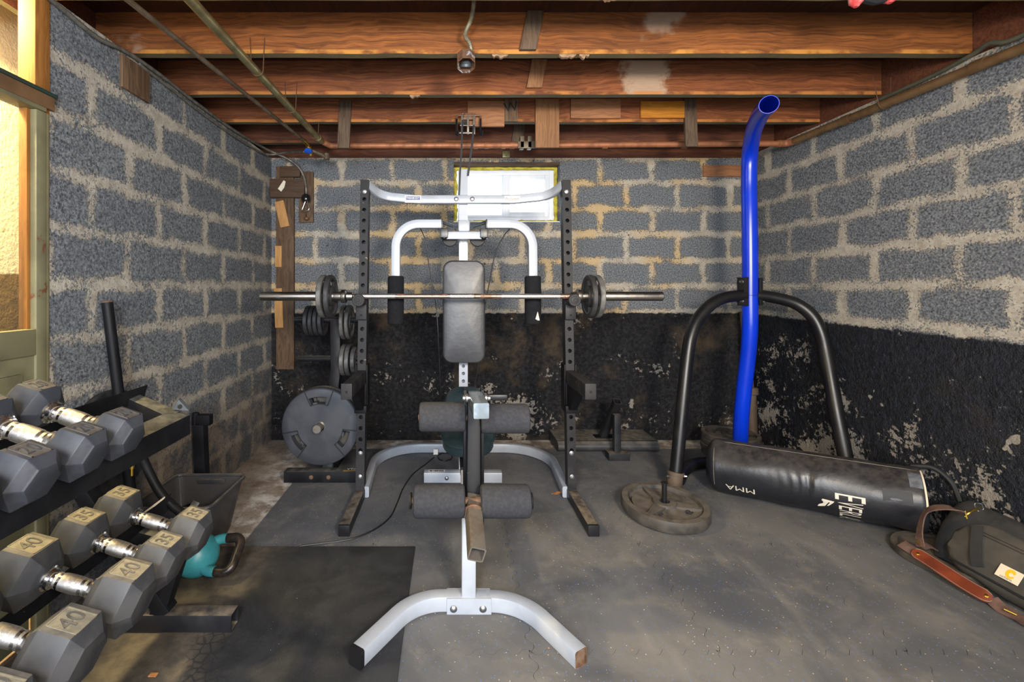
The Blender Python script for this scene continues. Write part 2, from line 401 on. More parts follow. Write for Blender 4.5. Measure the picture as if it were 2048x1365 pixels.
# ------------------------------------------------------------------ mesh builder
ORG = {}
def rrect(w, h, r=0.0, n=3):
    if r <= 0:
        return [(-w/2, -h/2), (w/2, -h/2), (w/2, h/2), (-w/2, h/2)]
    o = []
    for cx, cy, a in ((w/2-r, -h/2+r, -90), (w/2-r, h/2-r, 0), (-w/2+r, h/2-r, 90), (-w/2+r, -h/2+r, 180)):
        for k in range(n + 1):
            t = R(a + 90.0 * k / n)
            o.append((cx + r * math.cos(t), cy + r * math.sin(t)))
    return o
def circ(r, n=16):
    return [(r * math.cos(2*PI*k/n), r * math.sin(2*PI*k/n)) for k in range(n)]
def fillet(pts, r, n=8):
    pts = [Vector(p) for p in pts]
    o = [pts[0]]
    for i in range(1, len(pts) - 1):
        a, b, c = pts[i-1], pts[i], pts[i+1]
        d1, d2 = (a - b).normalized(), (c - b).normalized()
        ang = d1.angle(d2)
        if ang > R(178):
            o.append(b)
            continue
        rr = r[i-1] if isinstance(r, (list, tuple)) else r
        t = min(rr / math.tan(ang / 2), (a - b).length * .495, (c - b).length * .495)
        rr = t * math.tan(ang / 2)
        ctr = b + (d1 + d2).normalized() * (rr / math.sin(ang / 2))
        p1, p2 = b + d1 * t, b + d2 * t
        v1, v2 = p1 - ctr, p2 - ctr
        tot = v1.angle(v2)
        ax = v1.cross(v2).normalized()
        for k in range(n + 1):
            o.append(ctr + Matrix.Rotation(tot * k / n, 3, ax) @ v1)
    o.append(pts[-1])
    return o
def spline(pts, n=8):
    pts = [Vector(p) for p in pts]
    o = []
    q = [pts[0] * 2 - pts[1]] + pts + [pts[-1] * 2 - pts[-2]]
    for i in range(1, len(q) - 2):
        p0, p1, p2, p3 = q[i-1:i+3]
        for k in range(n):
            t = k / n
            o.append(.5 * ((2*p1) + (p2 - p0)*t + (2*p0 - 5*p1 + 4*p2 - p3)*t*t + (3*p1 - p0 - 3*p2 + p3)*t**3))
    o.append(pts[-1])
    return o

class MB:
    def __init__(s):
        s.v, s.f, s.mi = [], [], []
        s.cur = 0
    def add(s, vs, fs):
        b = len(s.v)
        s.v += [Vector(p) for p in vs]
        s.f += [tuple(b + i for i in f) for f in fs]
        s.mi += [s.cur] * len(fs)
        return s
    def bm(s, bm, M4=None):
        bm.verts.index_update()
        vs = [(M4 @ v.co) if M4 else v.co.copy() for v in bm.verts]
        s.add(vs, [[v.index for v in f.verts] for f in bm.faces])
        bm.free()
        return s
    def box(s, lo, hi, bev=0.0, M4=None, seg=2):
        lo, hi = Vector(lo), Vector(hi)
        b = bmesh.new()
        bmesh.ops.create_cube(b, size=1)
        for v in b.verts:
            v.co = Vector(((lo[i] + hi[i]) / 2 + v.co[i] * (hi[i] - lo[i])) for i in range(3))
        if bev:
            bmesh.ops.bevel(b, geom=list(b.edges), offset=bev, segments=seg, affect='EDGES', profile=.6)
        return s.bm(b, M4)
    def sweep(s, path, prof, up=(0, 0, 1), cap=True, scales=None, closed=False, twist=None):
        path = [Vector(p) for p in path]
        n = len(path)
        up = Vector(up)
        rings = []
        for i, p in enumerate(path):
            if closed:
                t = (path[(i+1) % n] - path[i-1]).normalized()
            elif i == 0:
                t = (path[1] - p).normalized()
            elif i == n - 1:
                t = (p - path[i-1]).normalized()
            else:
                t = ((path[i+1] - p).normalized() + (p - path[i-1]).normalized()).normalized()
            side = t.cross(up)
            if side.length < 1e-4:
                side = t.cross(Vector((0, 1, 0.01)))
            side.normalize()
            u2 = side.cross(t).normalized()
            if twist:
                rot = Matrix.Rotation(twist[i], 3, t)
                side, u2 = rot @ side, rot @ u2
            k = scales[i] if scales else 1.0
            rings.append([p + side * (a * k) + u2 * (b * k) for a, b in prof])
        m = len(prof)
        vs = [v for r_ in rings for v in r_]
        fs = []
        for i in range(n if closed else n - 1):
            j = (i + 1) % n
            for k in range(m):
                l = (k + 1) % m
                fs.append((i*m + k, i*m + l, j*m + l, j*m + k))
        if cap and not closed:
            fs.append(tuple(range(m - 1, -1, -1)))
            fs.append(tuple((n - 1)*m + k for k in range(m)))
        return s.add(vs, fs)
    def tube(s, path, r, n=12, up=(0, 0, 1), cap=True, scales=None, closed=False):
        return s.sweep(path, circ(r, n), up, cap, scales, closed)
    def cyl(s, a, b, r, n=20, r2=None):
        a, b = Vector(a), Vector(b)
        return s.sweep([a, b], circ(r, n), up=(0, 0, 1) if abs((b-a).normalized().z) < .9 else (0, 1, 0), scales=[1, (r2 if r2 is not None else r) / r])
    def lathe(s, a, axis, prof, n=24):
        "prof: list of (distance along axis, radius)"
        a, axis = Vector(a), Vector(axis).normalized()
        ref = Vector((0, 0, 1)) if abs(axis.z) < .9 else Vector((0, 1, 0))
        sd = axis.cross(ref).normalized()
        u2 = sd.cross(axis).normalized()
        vs, fs = [], []
        for d, r in prof:
            for k in range(n):
                t = 2*PI*k/n
                vs.append(a + axis*d + (sd*math.cos(t) + u2*math.sin(t)) * max(r, 1e-5))
        for i in range(len(prof) - 1):
            for k in range(n):
                l = (k + 1) % n
                fs.append((i*n + k, i*n + l, (i+1)*n + l, (i+1)*n + k))
        if prof[0][1] > 1e-4: fs.append(tuple(range(n-1, -1, -1)))
        if prof[-1][1] > 1e-4: fs.append(tuple((len(prof)-1)*n + k for k in range(n)))
        return s.add(vs, fs)
    def ring_lathe(s, a, axis, prof, n=32):
        "closed profile revolved"
        k0 = len(prof)
        a, axis = Vector(a), Vector(axis).normalized()
        ref = Vector((0, 0, 1)) if abs(axis.z) < .9 else Vector((0, 1, 0))
        sd = axis.cross(ref).normalized()
        u2 = sd.cross(axis).normalized()
        vs, fs = [], []
        for d, r in prof:
            for k in range(n):
                t = 2*PI*k/n
                vs.append(a + axis*d + (sd*math.cos(t) + u2*math.sin(t)) * r)
        for i in range(k0):
            j = (i + 1) % k0
            for k in range(n):
                l = (k + 1) % n
                fs.append((i*n + k, i*n + l, j*n + l, j*n + k))
        return s.add(vs, fs)
    def prism(s, poly, z0, z1, M4=None):
        n = len(poly)
        vs = [Vector((x, y, z0)) for x, y in poly] + [Vector((x, y, z1)) for x, y in poly]
        if M4: vs = [M4 @ v for v in vs]
        fs = [tuple(range(n-1, -1, -1)), tuple(range(n, 2*n))]
        fs += [(k, (k+1) % n, n + (k+1) % n, n + k) for k in range(n)]
        return s.add(vs, fs)
    def polar(s, radii, zf, zb, n, hole, M4=None):
        "disc of cells, hole(i,j) says a cell is cut out; z along local z"
        m = len(radii)
        vs = []
        for side in (zf, zb):
            for i in range(m):
                for j in range(n):
                    t = 2*PI*j/n
                    vs.append(Vector((radii[i]*math.cos(t), radii[i]*math.sin(t), side[i])))
        if M4: vs = [M4 @ v for v in vs]
        def a(i, j): return i*n + j % n
        def b(i, j): return m*n + i*n + j % n
        pres = lambda i, j: 0 <= i < m - 1 and not hole(i, j % n)
        fs = []
        for i in range(m - 1):
            for j in range(n):
                if not pres(i, j): continue
                fs.append((a(i, j), a(i+1, j), a(i+1, j+1), a(i, j+1)))
                fs.append((b(i, j), b(i, j+1), b(i+1, j+1), b(i+1, j)))
                if not pres(i-1, j): fs.append((a(i, j), a(i, j+1), b(i, j+1), b(i, j)))
                if not pres(i+1, j): fs.append((a(i+1, j+1), a(i+1, j), b(i+1, j), b(i+1, j+1)))
                if not pres(i, j-1): fs.append((a(i+1, j), a(i, j), b(i, j), b(i+1, j)))
                if not pres(i, j+1): fs.append((a(i, j+1), a(i+1, j+1), b(i+1, j+1), b(i, j+1)))
        return s.add(vs, fs)
    def xf(s, M4):
        s.v = [M4 @ v for v in s.v]
        return s
    def holed(s, o, ux, uy, w, ys, r, y0, y1, depth, n=16):
        "flat plate from y0 to y1 along uy, width w along ux, with round holes at ys going inwards"
        o, ux, uy = Vector(o), Vector(ux).normalized(), Vector(uy).normalized()
        nin = ux.cross(uy).normalized() * -depth
        cuts = [y0]
        for y in ys:
            cuts += [y - r*1.5, y + r*1.5]
        cuts.append(y1)
        for k in range(len(cuts) - 1):
            a, b = cuts[k], cuts[k+1]
            if k % 2 == 0:
                if b > a + 1e-5:
                    s.add([o + ux*x + uy*y for x, y in ((-w/2, a), (w/2, a), (w/2, b), (-w/2, b))], [(0, 1, 2, 3)])
            else:
                yc = (a + b) / 2
                outer, inner = [], []
                for q in range(n):
                    t = 2*PI*q/n + PI/n
                    c, d = math.cos(t), math.sin(t)
                    kx = min((w/2)/max(abs(c), 1e-6), ((b-a)/2)/max(abs(d), 1e-6))
                    outer.append((c*kx, yc + d*kx))
                    inner.append((c*r, yc + d*r))
                # snap nearest outer points on corners
                for sx in (-1, 1):
                    for sy in (-1, 1):
                        cor = (sx*w/2, yc + sy*(b-a)/2)
                        q = min(range(n), key=lambda i: (outer[i][0]-cor[0])**2 + (outer[i][1]-cor[1])**2)
                        outer[q] = cor
                vs = [o + ux*x + uy*y for x, y in outer] + [o + ux*x + uy*y for x, y in inner] + [o + ux*x + uy*y + nin for x, y in inner]
                fs = []
                for q in range(n):
                    z = (q + 1) % n
                    fs.append((q, z, n + z, n + q))
                    fs.append((n + q, n + z, 2*n + z, 2*n + q))
                s.add(vs, fs)
        return s
    def build(s, name, mat, parent=None, origin=None, smooth=True, ang=35, solid=0):
        if parent is not None:
            org = ORG[parent.name]
        else:
            org = Vector(origin) if origin is not None else Vector((0, 0, 0))
        me = bpy.data.meshes.new(name)
        me.from_pydata([tuple(v - org) for v in s.v], [], s.f)
        mats = mat if isinstance(mat, (list, tuple)) else [mat]
        for m_ in mats:
            me.materials.append(M[m_])
        if len(mats) > 1:
            me.polygons.foreach_set('material_index', s.mi)
        b = bmesh.new()
        b.from_mesh(me)
        bmesh.ops.recalc_face_normals(b, faces=b.faces)
        b.to_mesh(me)
        b.free()
        if smooth:
            me.polygons.foreach_set('use_smooth', [True] * len(me.polygons))
            me.set_sharp_from_angle(angle=R(ang))
        me.update()
        o = bpy.data.objects.new(name, me)
        COL.objects.link(o)
        if parent is not None:
            o.parent = parent
        else:
            o.location = org
        ORG[o.name] = org
        return o

def ringed(path, r, pitch, n=10, dip=.86):
    "corrugated tube along a path"
    L_ = [0.0]
    for i in range(1, len(path)): L_.append(L_[-1] + (path[i] - path[i-1]).length)
    m = max(2, int(L_[-1] / pitch * 2))
    o, k = [], 0
    for j in range(m + 1):
        s_ = min(L_[-1] * j / m, L_[-1] - 1e-6)
        while L_[k+1] < s_: k += 1
        o.append(path[k].lerp(path[k+1], (s_ - L_[k]) / max(L_[k+1] - L_[k], 1e-9)))
    return MB().tube(o, r, n, scales=[1.0 if j % 2 else dip for j in range(m + 1)])

def thing(name, label, cat, loc=(0, 0, 0), group=None, org=None):
    o = bpy.data.objects.new(name, None)
    COL.objects.link(o)
    o.empty_display_size = .05
    o.location = loc
    ORG[o.name] = Vector(loc) if org is None else Vector(org)
    return tag(o, label, cat, group)
def tag(o, label, cat, group=None):
    o['label'] = label
    o['category'] = cat
    if group: o['group'] = group
    return o
def struct(o):
    o['kind'] = 'structure'
    return o
def copy_tree(o, parent=None):
    c = o.copy()
    COL.objects.link(c)
    ORG[c.name] = ORG[o.name]
    if parent is not None:
        c.parent = parent
    for ch in list(o.children):
        copy_tree(ch, c)
    return c
def text_mb(s, size, extrude=0.0, slices=None):
    "text in local xy, centred"
    cu = bpy.data.curves.new('t', 'FONT')
    cu.body = s
    cu.size = size
    cu.extrude = extrude
    cu.resolution_u = 3
    cu.align_x = 'CENTER'
    cu.align_y = 'CENTER'
    ob = bpy.data.objects.new('t', cu)
    COL.objects.link(ob)
    dg = bpy.context.evaluated_depsgraph_get()
    me = bpy.data.meshes.new_from_object(ob.evaluated_get(dg))
    b = bmesh.new()
    b.from_mesh(me)
    bmesh.ops.remove_doubles(b, verts=b.verts, dist=1e-6)
    if slices:
        ax, stp = slices
        vals = [v.co[ax] for v in b.verts]
        x = min(vals) + stp
        while x < max(vals):
            no = Vector((0, 0, 0)); no[ax] = 1
            co = Vector((0, 0, 0)); co[ax] = x
            bmesh.ops.bisect_plane(b, geom=list(b.verts) + list(b.edges) + list(b.faces), plane_co=co, plane_no=no)
            x += stp
    mb = MB()
    mb.bm(b)
    bpy.data.objects.remove(ob)
    bpy.data.curves.remove(cu)
    bpy.data.meshes.remove(me)
    return mb
def frame(o, ux, uy):
    "matrix with local x=ux y=uy z=normal at o"
    ux = Vector(ux).normalized()
    uy = (Vector(uy) - ux * Vector(uy).dot(ux)).normalized()
    uz = ux.cross(uy)
    m = Matrix((ux, uy, uz)).transposed().to_4x4()
    m.translation = Vector(o)
    return m
# ------------------------------------------------------------------ the room
XL, YB, ZW = -1.40, 3.49, 2.203
JB, JT = 2.23, 2.415
def xr(y): return 2.312
YR = -1.5
ZF = -.012
# floor (concrete)
b = MB().box((-2.12, YR - .2, -.12), (2.75, 3.7, ZF))
struct(b.build('floor', 'concrete', smooth=False))
# back wall with a window opening
WX0, WX1, WZ0, WZ1 = .030, .862, 1.700, 2.150
b = MB()
b.box((-1.6, YB, ZF), (WX0, YB + .2, ZW)).box((WX1, YB, ZF), (2.55, YB + .2, ZW))
b.box((WX0, YB, ZF), (WX1, YB + .2, WZ0)).box((WX0, YB, WZ1 + .02), (WX1, YB + .2, ZW))
struct(b.build('wall_back', 'wall_back', smooth=False))
# left wall
YD = 1.553
b = MB().prism([(XL, YD), (XL, YB), (-1.6, YB), (-1.6, YD + .27)], ZF, ZW)
struct(b.build('wall_left', 'wall_left', smooth=False))
b = MB().box((-1.6, YR, ZF), (XL, .62, JT))
struct(b.build('wall_left_near', 'wall_left', smooth=False)).name = 'wall_left.001'
# right wall (slightly out of square)
b = MB().prism([(xr(3.69), 3.69), (xr(YR), YR), (xr(YR) + .2, YR), (xr(3.69) + .2, 3.69)], ZF, ZW)
struct(b.build('wall_right', 'wall_right', smooth=False))
b = MB().box((-2.6, YR - .2, ZF), (2.75, YR, JT))
struct(b.build('wall_rear', 'wall_rear', smooth=False))
# adjoining room behind the left door
b = MB().prism([(-2.1, YR), (-1.92, YR), (-1.92, 3.5), (-1.6, 3.5), (-1.6, 3.69), (-2.1, 3.69)], ZF, JT)
struct(b.build('wall_alcove', 'alcove', smooth=False))
# ceiling boards
b = MB().box((-2.6, YR - .2, JT), (2.8, 3.7, JT + .03))
struct(b.build('ceiling', 'subfloor', smooth=False))
# sill plates and rim boards
b = MB().box((-1.6, YB + .002, ZW), (2.55, YB + .04, JT))
struct(b.build('trim_1', 'joist_c', smooth=False))
b = MB().box((-1.62, YD, ZW), (-1.59, YB, JT))  # rim board added to keep the next room's light from leaking in
struct(b.build('trim_2', 'joist_c', smooth=False))
b = MB().prism([(xr(3.69) + .03, 3.69), (xr(YR) + .03, YR), (xr(YR) + .07, YR), (xr(3.69) + .07, 3.69)], ZW, JT)
struct(b.build('trim_3', 'joist_c', smooth=False))

# joists
JY = [(1.585, 'joist', 'nearest wooden ceiling joist, only its underside in view at the top edge'),
      (1.99, 'joist', 'wide red-brown ceiling joist carrying the rusty junction box'),
      (2.41, 'joist_p', 'red-brown ceiling joist with a pale bare patch, behind the junction box'),
      (2.81, 'joist_b', 'third ceiling joist with short boards nailed along it above the weight gym'),
      (3.21, 'joist_c', 'dark ceiling joist nearest the window wall, behind the copper pipe')]
for k, (y, mt, lb) in enumerate(JY):
    rr = random.Random(k)
    b = MB()
    n = 26
    x0, x1 = -1.585, xr(y) + .025
    if k == 0: x0 = -1.915
    prof = []
    for i in range(n + 1):
        t = i / n
        x = x0 + (x1 - x0) * t
        dz = rr.uniform(-.0016, .0016)
        dy = rr.uniform(-.0012, .0012)
        prof.append([Vector((x, y + dy, JB + dz)), Vector((x, y + .038 + dy, JB + dz)), Vector((x, y + .038 + dy, JT)), Vector((x, y + dy, JT))])
    vs = [v for p in prof for v in p]
    fs = [(0, 1, 2, 3), (n*4, n*4+3, n*4+2, n*4+1)]
    for i in range(n):
        for q in range(4):
            w = (q + 1) % 4
            fs.append((i*4+q, i*4+w, (i+1)*4+w, (i+1)*4+q))
    b.add(vs, fs)
    tag(b.build('ceiling_joist', mt, origin=(0, y, JB)), lb, 'joist', 'wooden ceiling joists')

def board(name, label, cat, a, bb, mt, group=None, bev=.001, lean=0):
    "lean: shift of the upper edge in x"
    a, bb = Vector(a), Vector(bb)
    b = MB().box(a, bb, bev)
    if lean:
        for v in b.v:
            v.x += lean * (v.z - a.z) / (bb.z - a.z)
    return tag(b.build(name, mt, origin=a), label, cat, group)
def jb(px0, px1, py0, py1, Y, t=.02):
    a, c = P(px0, py1, Y), P(px1, py0, Y)
    return (a.x, Y - t, a.z), (c.x, Y - .0005, min(c.z, JT - .003))
G = 'boards nailed to the ceiling joists'
a, c = jb(1038, 1071, 12, 103, 1.99)
board('bridging_board', 'dark grey slanted board nailed to the joist right of the junction box', 'board', a, c, 'grey_wood', G, lean=.035)
a, c = jb(1052, 1082, 100, 178, 2.41)
board('bridging_board', 'brown slanted board on the second joist, beneath the dark grey one', 'board', a, c, 'tan_wood', G, lean=.03)
a, c = jb(676, 700, 203, 298, 2.81)
board('bridging_board', 'leftmost grey vertical board hanging below the joists beside the brassy pipe end', 'board', a, c, 'grey_wood', G, lean=.012)
a, c = jb(1070, 1117, 200, 297, 2.81)
board('bridging_board', 'wide two-tone vertical board hanging down over the copper pipe', 'board', a, c, 'tan_wood', G)
a, c = jb(1369, 1393, 200, 295, 2.81)
board('bridging_board', 'narrow weathered vertical board left of the blue pole top', 'board', a, c, 'grey_wood', G, lean=-.012)
a, c = jb(935, 1008, 205, 255, 2.81)
board('joist_scab', 'plain tan board patch right behind the wire pulley bracket', 'board', a, c, 'tan_wood_h', G)
a, c = jb(1008, 1035, 200, 245, 2.81)
bd = board('joist_scab', 'small board patch with a black pencilled letter on it', 'board', a, c, 'brown_wood', G)
tx = text_mb('W', .085, .0006).xf(frame(P(1022, 215, 2.7892), (1, 0, .15), (0, 0, 1)))
ORG[bd.name] = Vector(a)
tx.build('pencil_mark', 'ink', bd)
a, c = jb(1140, 1239, 200, 239, 2.81)
board('joist_scab', 'light brown board patch with one big dark knot', 'board', a, c, 'tan_wood_h', G)
a, c = jb(1279, 1366, 205, 238, 2.81)
board('joist_scab', 'orange varnished board patch on the third joist', 'board', a, c, 'orange_wood', G)
a, c = jb(1022, 1044, 250, 288, 3.21)
board('bridging_board', 'small grey slanted board on the dark rear joist above the pipe clamp', 'board', a, c, 'grey_wood', G, lean=.02)
# wood set into the walls
b = MB().box((-1.402, 1.885, 2.035), (-1.385, 2.055, 2.175), .002)
tag(b.build('wall_block', 'brown_wood', origin=(-1.40, 1.97, 2.1)), 'square dark wooden block set in the left wall below the cable', 'board')
a, c = P(1405, 354, YB), P(1487, 331, YB)
b = MB().box((a.x, YB - .012, a.z), (c.x, YB + .02, c.z), .002)
tag(b.build('wall_board', 'tan_wood_h', origin=(a.x, YB, a.z)), 'short reddish board let into the back wall left of the blue pole', 'board')

# floor tiles
def wig(t, amp=.011, per=.0762):
    k = (t / per) % 1.0
    if k < .12: return amp * (k / .12)
    if k < .38: return amp
    if k < .62: return amp * (1 - (k - .38) / .12) if k < .5 and False else amp * (.5 - k) / .12
    if k < .88: return -amp
    return -amp * (1 - k) / .12
def tile_poly(x0, x1, y0, y1, e):
    N = 64
    p = []
    for i in range(N):
        t = i / N
        p.append((x0 + (x1-x0)*t, y0 + (wig(x0 + (x1-x0)*t) if e[0] else 0)))
    for i in range(N):
        t = i / N
        p.append((x1 + (wig(y0 + (y1-y0)*t) if e[1] else 0), y0 + (y1-y0)*t))
    for i in range(N):
        t = 1 - i / N
        p.append((x0 + (x1-x0)*t, y1 + (wig(x0 + (x1-x0)*t) if e[2] else 0)))
    for i in range(N):
        t = 1 - i / N
        p.append((x0 + (wig(y0 + (y1-y0)*t) if e[3] else 0), y0 + (y1-y0)*t))
    cx, cy = (x0+x1)/2, (y0+y1)/2
    k = .9975
    return [(cx + (x-cx)*k, cy + (y-cy)*k) for x, y in p]
TX = [-.955, -.345, .265, .875, 1.485, 2.095]
TY = [.835, 1.443, 2.05, 2.66, 3.27]
for i in range(6):
    for j in range(4):
        x0, y0, y1 = TX[i], TY[j], TY[j+1]
        x1 = TX[i+1] if i < 5 else xr(y1) - .012
        pl = tile_poly(x0, x1, y0, y1, (j > 0, i < 5, j < 3, i > 0))
        b = MB().prism(pl, ZF, -.0003)
        o = b.build('floor_tile', 'tile', origin=(x0, y0, ZF), smooth=False)
        tag(o, 'grey speckled rubber puzzle floor tile locked into its neighbours', 'floor tile', 'interlocking rubber floor tiles')
b = MB()
b.box((-1.385, .3, -.0004), (-.158, 2.02, .009), .003)
tag(b.build('stall_mat', 'stall', origin=(-.77, 1.16, 0)), 'big black rubber mat under the dumbbell rack at left', 'mat')

# ------------------------------------------------------------------ window
win = struct(thing('window_1', 'x', 'x', (0, 0, 0)))
del win['label'], win['category']
YW = 3.58
fx0, fx1, fz0, fz1 = .062, .835, 1.728, 2.128
def frame_box(mb, x0, x1, z0, z1, w, y0, y1, wb=None):
    wb = wb or w
    mb.box((x0, y0, z0), (x0 + w, y1, z1), .002).box((x1 - w, y0, z0), (x1, y1, z1), .002)
    mb.box((x0 + w, y0, z1 - w), (x1 - w, y1, z1), .002).box((x0 + w, y0, z0), (x1 - w, y1, z0 + wb), .002)
b = MB(); frame_box(b, fx0, fx1, fz0, fz1, .036, YW, YW + .07, .03)
b.box((.428, YW + .005, fz0 + .03), (.452, YW + .06, fz1 - .036), .002)
wf = b.build('window_frame', 'window_white', win)
b = MB(); frame_box(b, .098, .432, fz0 + .03, fz1 - .036, .016, YW + .028, YW + .05)
s1 = b.build('window_sash', 'window_white', win)
b = MB(); frame_box(b, .448, .799, fz0 + .03, fz1 - .036, .036, YW + .004, YW + .028)
s2 = b.build('window_sash', 'window_white', win)
MB().box((.112, YW + .037, fz0 + .044), (.418, YW + .041, fz1 - .05)).build('window_pane', 'glass', s1)
MB().box((.482, YW + .014, fz0 + .064), (.765, YW + .018, fz1 - .07)).build('window_pane', 'glass', s2)
b = MB()
rr = random.Random(4)
def foam_run(p, q, n):
    p, q = Vector(p), Vector(q)
    pts, sc = [], []
    for i in range(n + 1):
        v = p.lerp(q, i / n)
        pts.append(v + Vector((rr.uniform(-.003, .003), rr.uniform(-.003, .003), rr.uniform(-.003, .003))))
        sc.append(rr.uniform(.6, 1.25))
    b.tube(pts, .019, 8, scales=sc, up=(0, 1, 0))
foam_run((WX0 + .012, YW + .01, WZ0 + .02), (WX0 + .012, YW + .01, WZ1), 14)
foam_run((WX1 - .012, YW + .01, WZ0 + .02), (WX1 - .012, YW + .01, WZ1), 14)
foam_run((WX0 + .02, YW + .01, WZ1 - .002), (WX1 - .02, YW + .01, WZ1 - .002), 24)
foam_run((WX0 + .02, YW + .01, WZ0 + .012), (WX1 - .02, YW + .01, WZ0 + .012), 24)
b.build('foam_seal', 'spray_foam', win)
MB().box((WX0, YB + .004, WZ0 - .004), (WX1, YB + .2, WZ0 + .006)).build('window_sill', 'window_white', win)
MB().box((WX0, YB + .01, WZ1 + .002), (WX1, YB + .2, WZ1 + .02)).build('window_lintel', 'brown_wood_h', win)

# ------------------------------------------------------------------ door frame at left
door = struct(thing('door_1', 'x', 'x'))
del door['label'], door['category']
b = MB().box((-1.455, 1.498, 1.86), (XL + .004, YD, JT), .002)
b.build('jamb', 'jamb_wood', door)
# transom bar
b = MB().box((-1.455, .62, 1.80), (-1.385, 1.56, 1.846), .002)
MB().box((-1.43, 1.5395, ZF), (XL + .002, YD, 1.80), .001).build('jamb', 'jamb_wood', door)
tb = b.build('transom_bar', 'bare_wood', door)
MB().box((-1.458, .62, 1.846), (-1.378, 1.566, 1.858), .002).build('transom_cap', 'dark_green', tb)
MB().box((-1.45, .62, 1.786), (-1.386, 1.53, 1.80), .002).build('transom_lip', 'sage', tb)
# sage frame of the glazed panel
zt, zl = 1.786, 1.043
b = MB()
b.box((-1.416, 1.500, .02), (-1.394, 1.538, zt), .003)
b.build('door_stile', 'sage', door)
b = MB().box((-1.41, 1.538, .02), (-1.396, 1.551, zt), .003)
b.build('door_bead', 'sage', door)
b = MB().box((-1.444, 1.489, zl), (-1.416, 1.512, zt), .002)
b.build('door_stop', 'jamb_wood', door)
b = MB().box((-1.43, .66, .955), (-1.394, 1.500, zl), .003)
b.build('lock_rail', 'sage', door)
b = MB().box((-1.424, .72, .12), (-1.402, 1.500, .955), .0)
b.box((-1.404, .78, .2), (-1.397, 1.455, .90), .006)
b.build('door_panel', 'sage', door)
b = MB().box((-1.43, .66, .02), (-1.394, .72, zt), .003)
b.build('door_stile', 'sage', door)
MB().box((-1.43, .66, .02), (-1.394, 1.474, .12), .003).build('bottom_rail', 'sage', door)
MB().box((-1.430, .72, zl), (-1.426, 1.490, zt)).build('door_pane', 'glass', door)

# ------------------------------------------------------------------ pipes, cables, junction box
t = thing('ceiling_pipe', 'fat brass-coloured pipe running under the joists toward the window wall', 'pipe', (-.865, 1.0, 2.15))
zp = 2.150
b = MB().tube([(-.885, .4, zp), (-.872, 1.6, zp), (-.848, 2.93, zp)], .0185, 16)
b.build('pipe', 'galv', t)
MB().tube([(-.85, 2.86, zp), (-.8495, 2.89, zp)], .0215, 16).build('coupling', 'galv', t)
for y in (2.0, 2.42, 2.83):
    b = MB().tube(fillet([(-.893, y - .012, JB + .07), (-.885, y - .012, zp - .02), (-.836, y - .012, zp - .02), (-.828, y - .012, JB + .07)], .024, 6), .0024, 6, up=(0, 1, 0))
    b.build('hanger_wire', 'wire', t)
t = thing('ceiling_pipe', 'thin grey pipe under the joists left of the brassy pipe, ending at a blue valve', 'pipe', (-1.1, 1.0, 2.16))
MB().tube([(-1.185, .55, 2.165), (-1.10, 1.51, 2.165), (-.972, 2.97, 2.165)], .0105, 12).build('pipe', 'pipe_grey', t)
MB().tube(fillet([(-.972, 2.96, 2.165), (-.967, 3.02, 2.155), (-.96, 3.05, 2.11)], .02), .013, 12).cyl((-.962, 3.03, 2.145), (-.957, 3.06, 2.095), .018, 12).build('valve', 'brass', t)
b = MB().lathe((-.962, 3.02, 2.118), (0, -.4, -1), [(0, .004), (0, .02), (.003, .026), (.012, .026), (.015, .02), (.015, .004)], 14)
b.build('valve_handle', 'valve_blue', t)
MB().tube([(-.955, 3.06, 2.13), (-.90, 3.1, 2.115), (-.87, 3.14, 2.10)], .012, 10).cyl((-.87, 3.14, 2.09), (-.87, 3.14, 2.13), .02, 10).build('pipe_tail', 'pipe_grey', t)

t = thing('copper_pipe', 'long copper pipe crossing along the back wall and turning along the right wall', 'pipe', (0, 2.96, 2.13))
zc = 2.135
path = fillet([(-.835, 2.94, zc + .01), (-.80, 2.98, zc), (.6, 2.97, zc), (2.19, 2.95, zc + .005)], .03)
b = MB().tube(path, .019, 14)
b.build('pipe', 'copper', t)
for x in (.155, .23, .34, .40, 1.02, 1.55): MB().tube([(x, 2.972, zc), (x + .03, 2.972, zc)], .0225, 14).build('coupling', 'copper', t)
el = fillet([(2.17, 2.95, zc + .005), (2.235, 2.95, zc + .005), (2.245, 2.86, zc + .004)], .05)
MB().tube(el, .0235, 14).build('elbow', 'copper', t)
b = MB().tube([(2.24, 2.90, zc + .004), (2.268, 1.95, zc), (2.28, 1.1, zc - .006)], .0225, 14)
b.build('pipe', 'copper_dull', t)
for y in (2.55, 1.93): MB().tube([(2.242 + (2.9-y)*.029, y, zc + .003), (2.242 + (2.9-y)*.029 + .001, y - .05, zc + .003)], .0265, 14).build('coupling', 'copper_dull', t)
b = MB().tube(fillet([(2.205, 2.32, JB + .05), (2.23, 2.31, zc - .024), (2.285, 2.31, zc - .024), (2.298, 2.32, JB + .05)], .028, 6), .002, 6, up=(0, 1, 0))
b.build('hanger_wire', 'wire', t)
b = MB()
for x in (.465, .515): b.box((x, 2.945, zc - .024), (x + .028, 3.0, zc + .055), .004)
b.box((.45, 2.945, zc - .026), (.565, 2.953, zc + .02), .003)
b.build('pipe_clamp', 'pipe_grey', t)
# small ladder of cut pipe and wire above the right run
t = thing('old_cable', 'old green-grey cable lying along the joist ends above the right pipe', 'cable', (2.3, 1.9, 2.22))
MB().tube(spline([(2.285, 2.36, 2.185), (2.29, 2.1, 2.19), (2.288, 1.95, 2.205), (2.28, 1.88, 2.215), (2.285, 1.80, 2.19), (2.29, 1.55, 2.21), (2.295, 1.2, 2.205)]), .010, 10).build('cable', 'old_green', t)

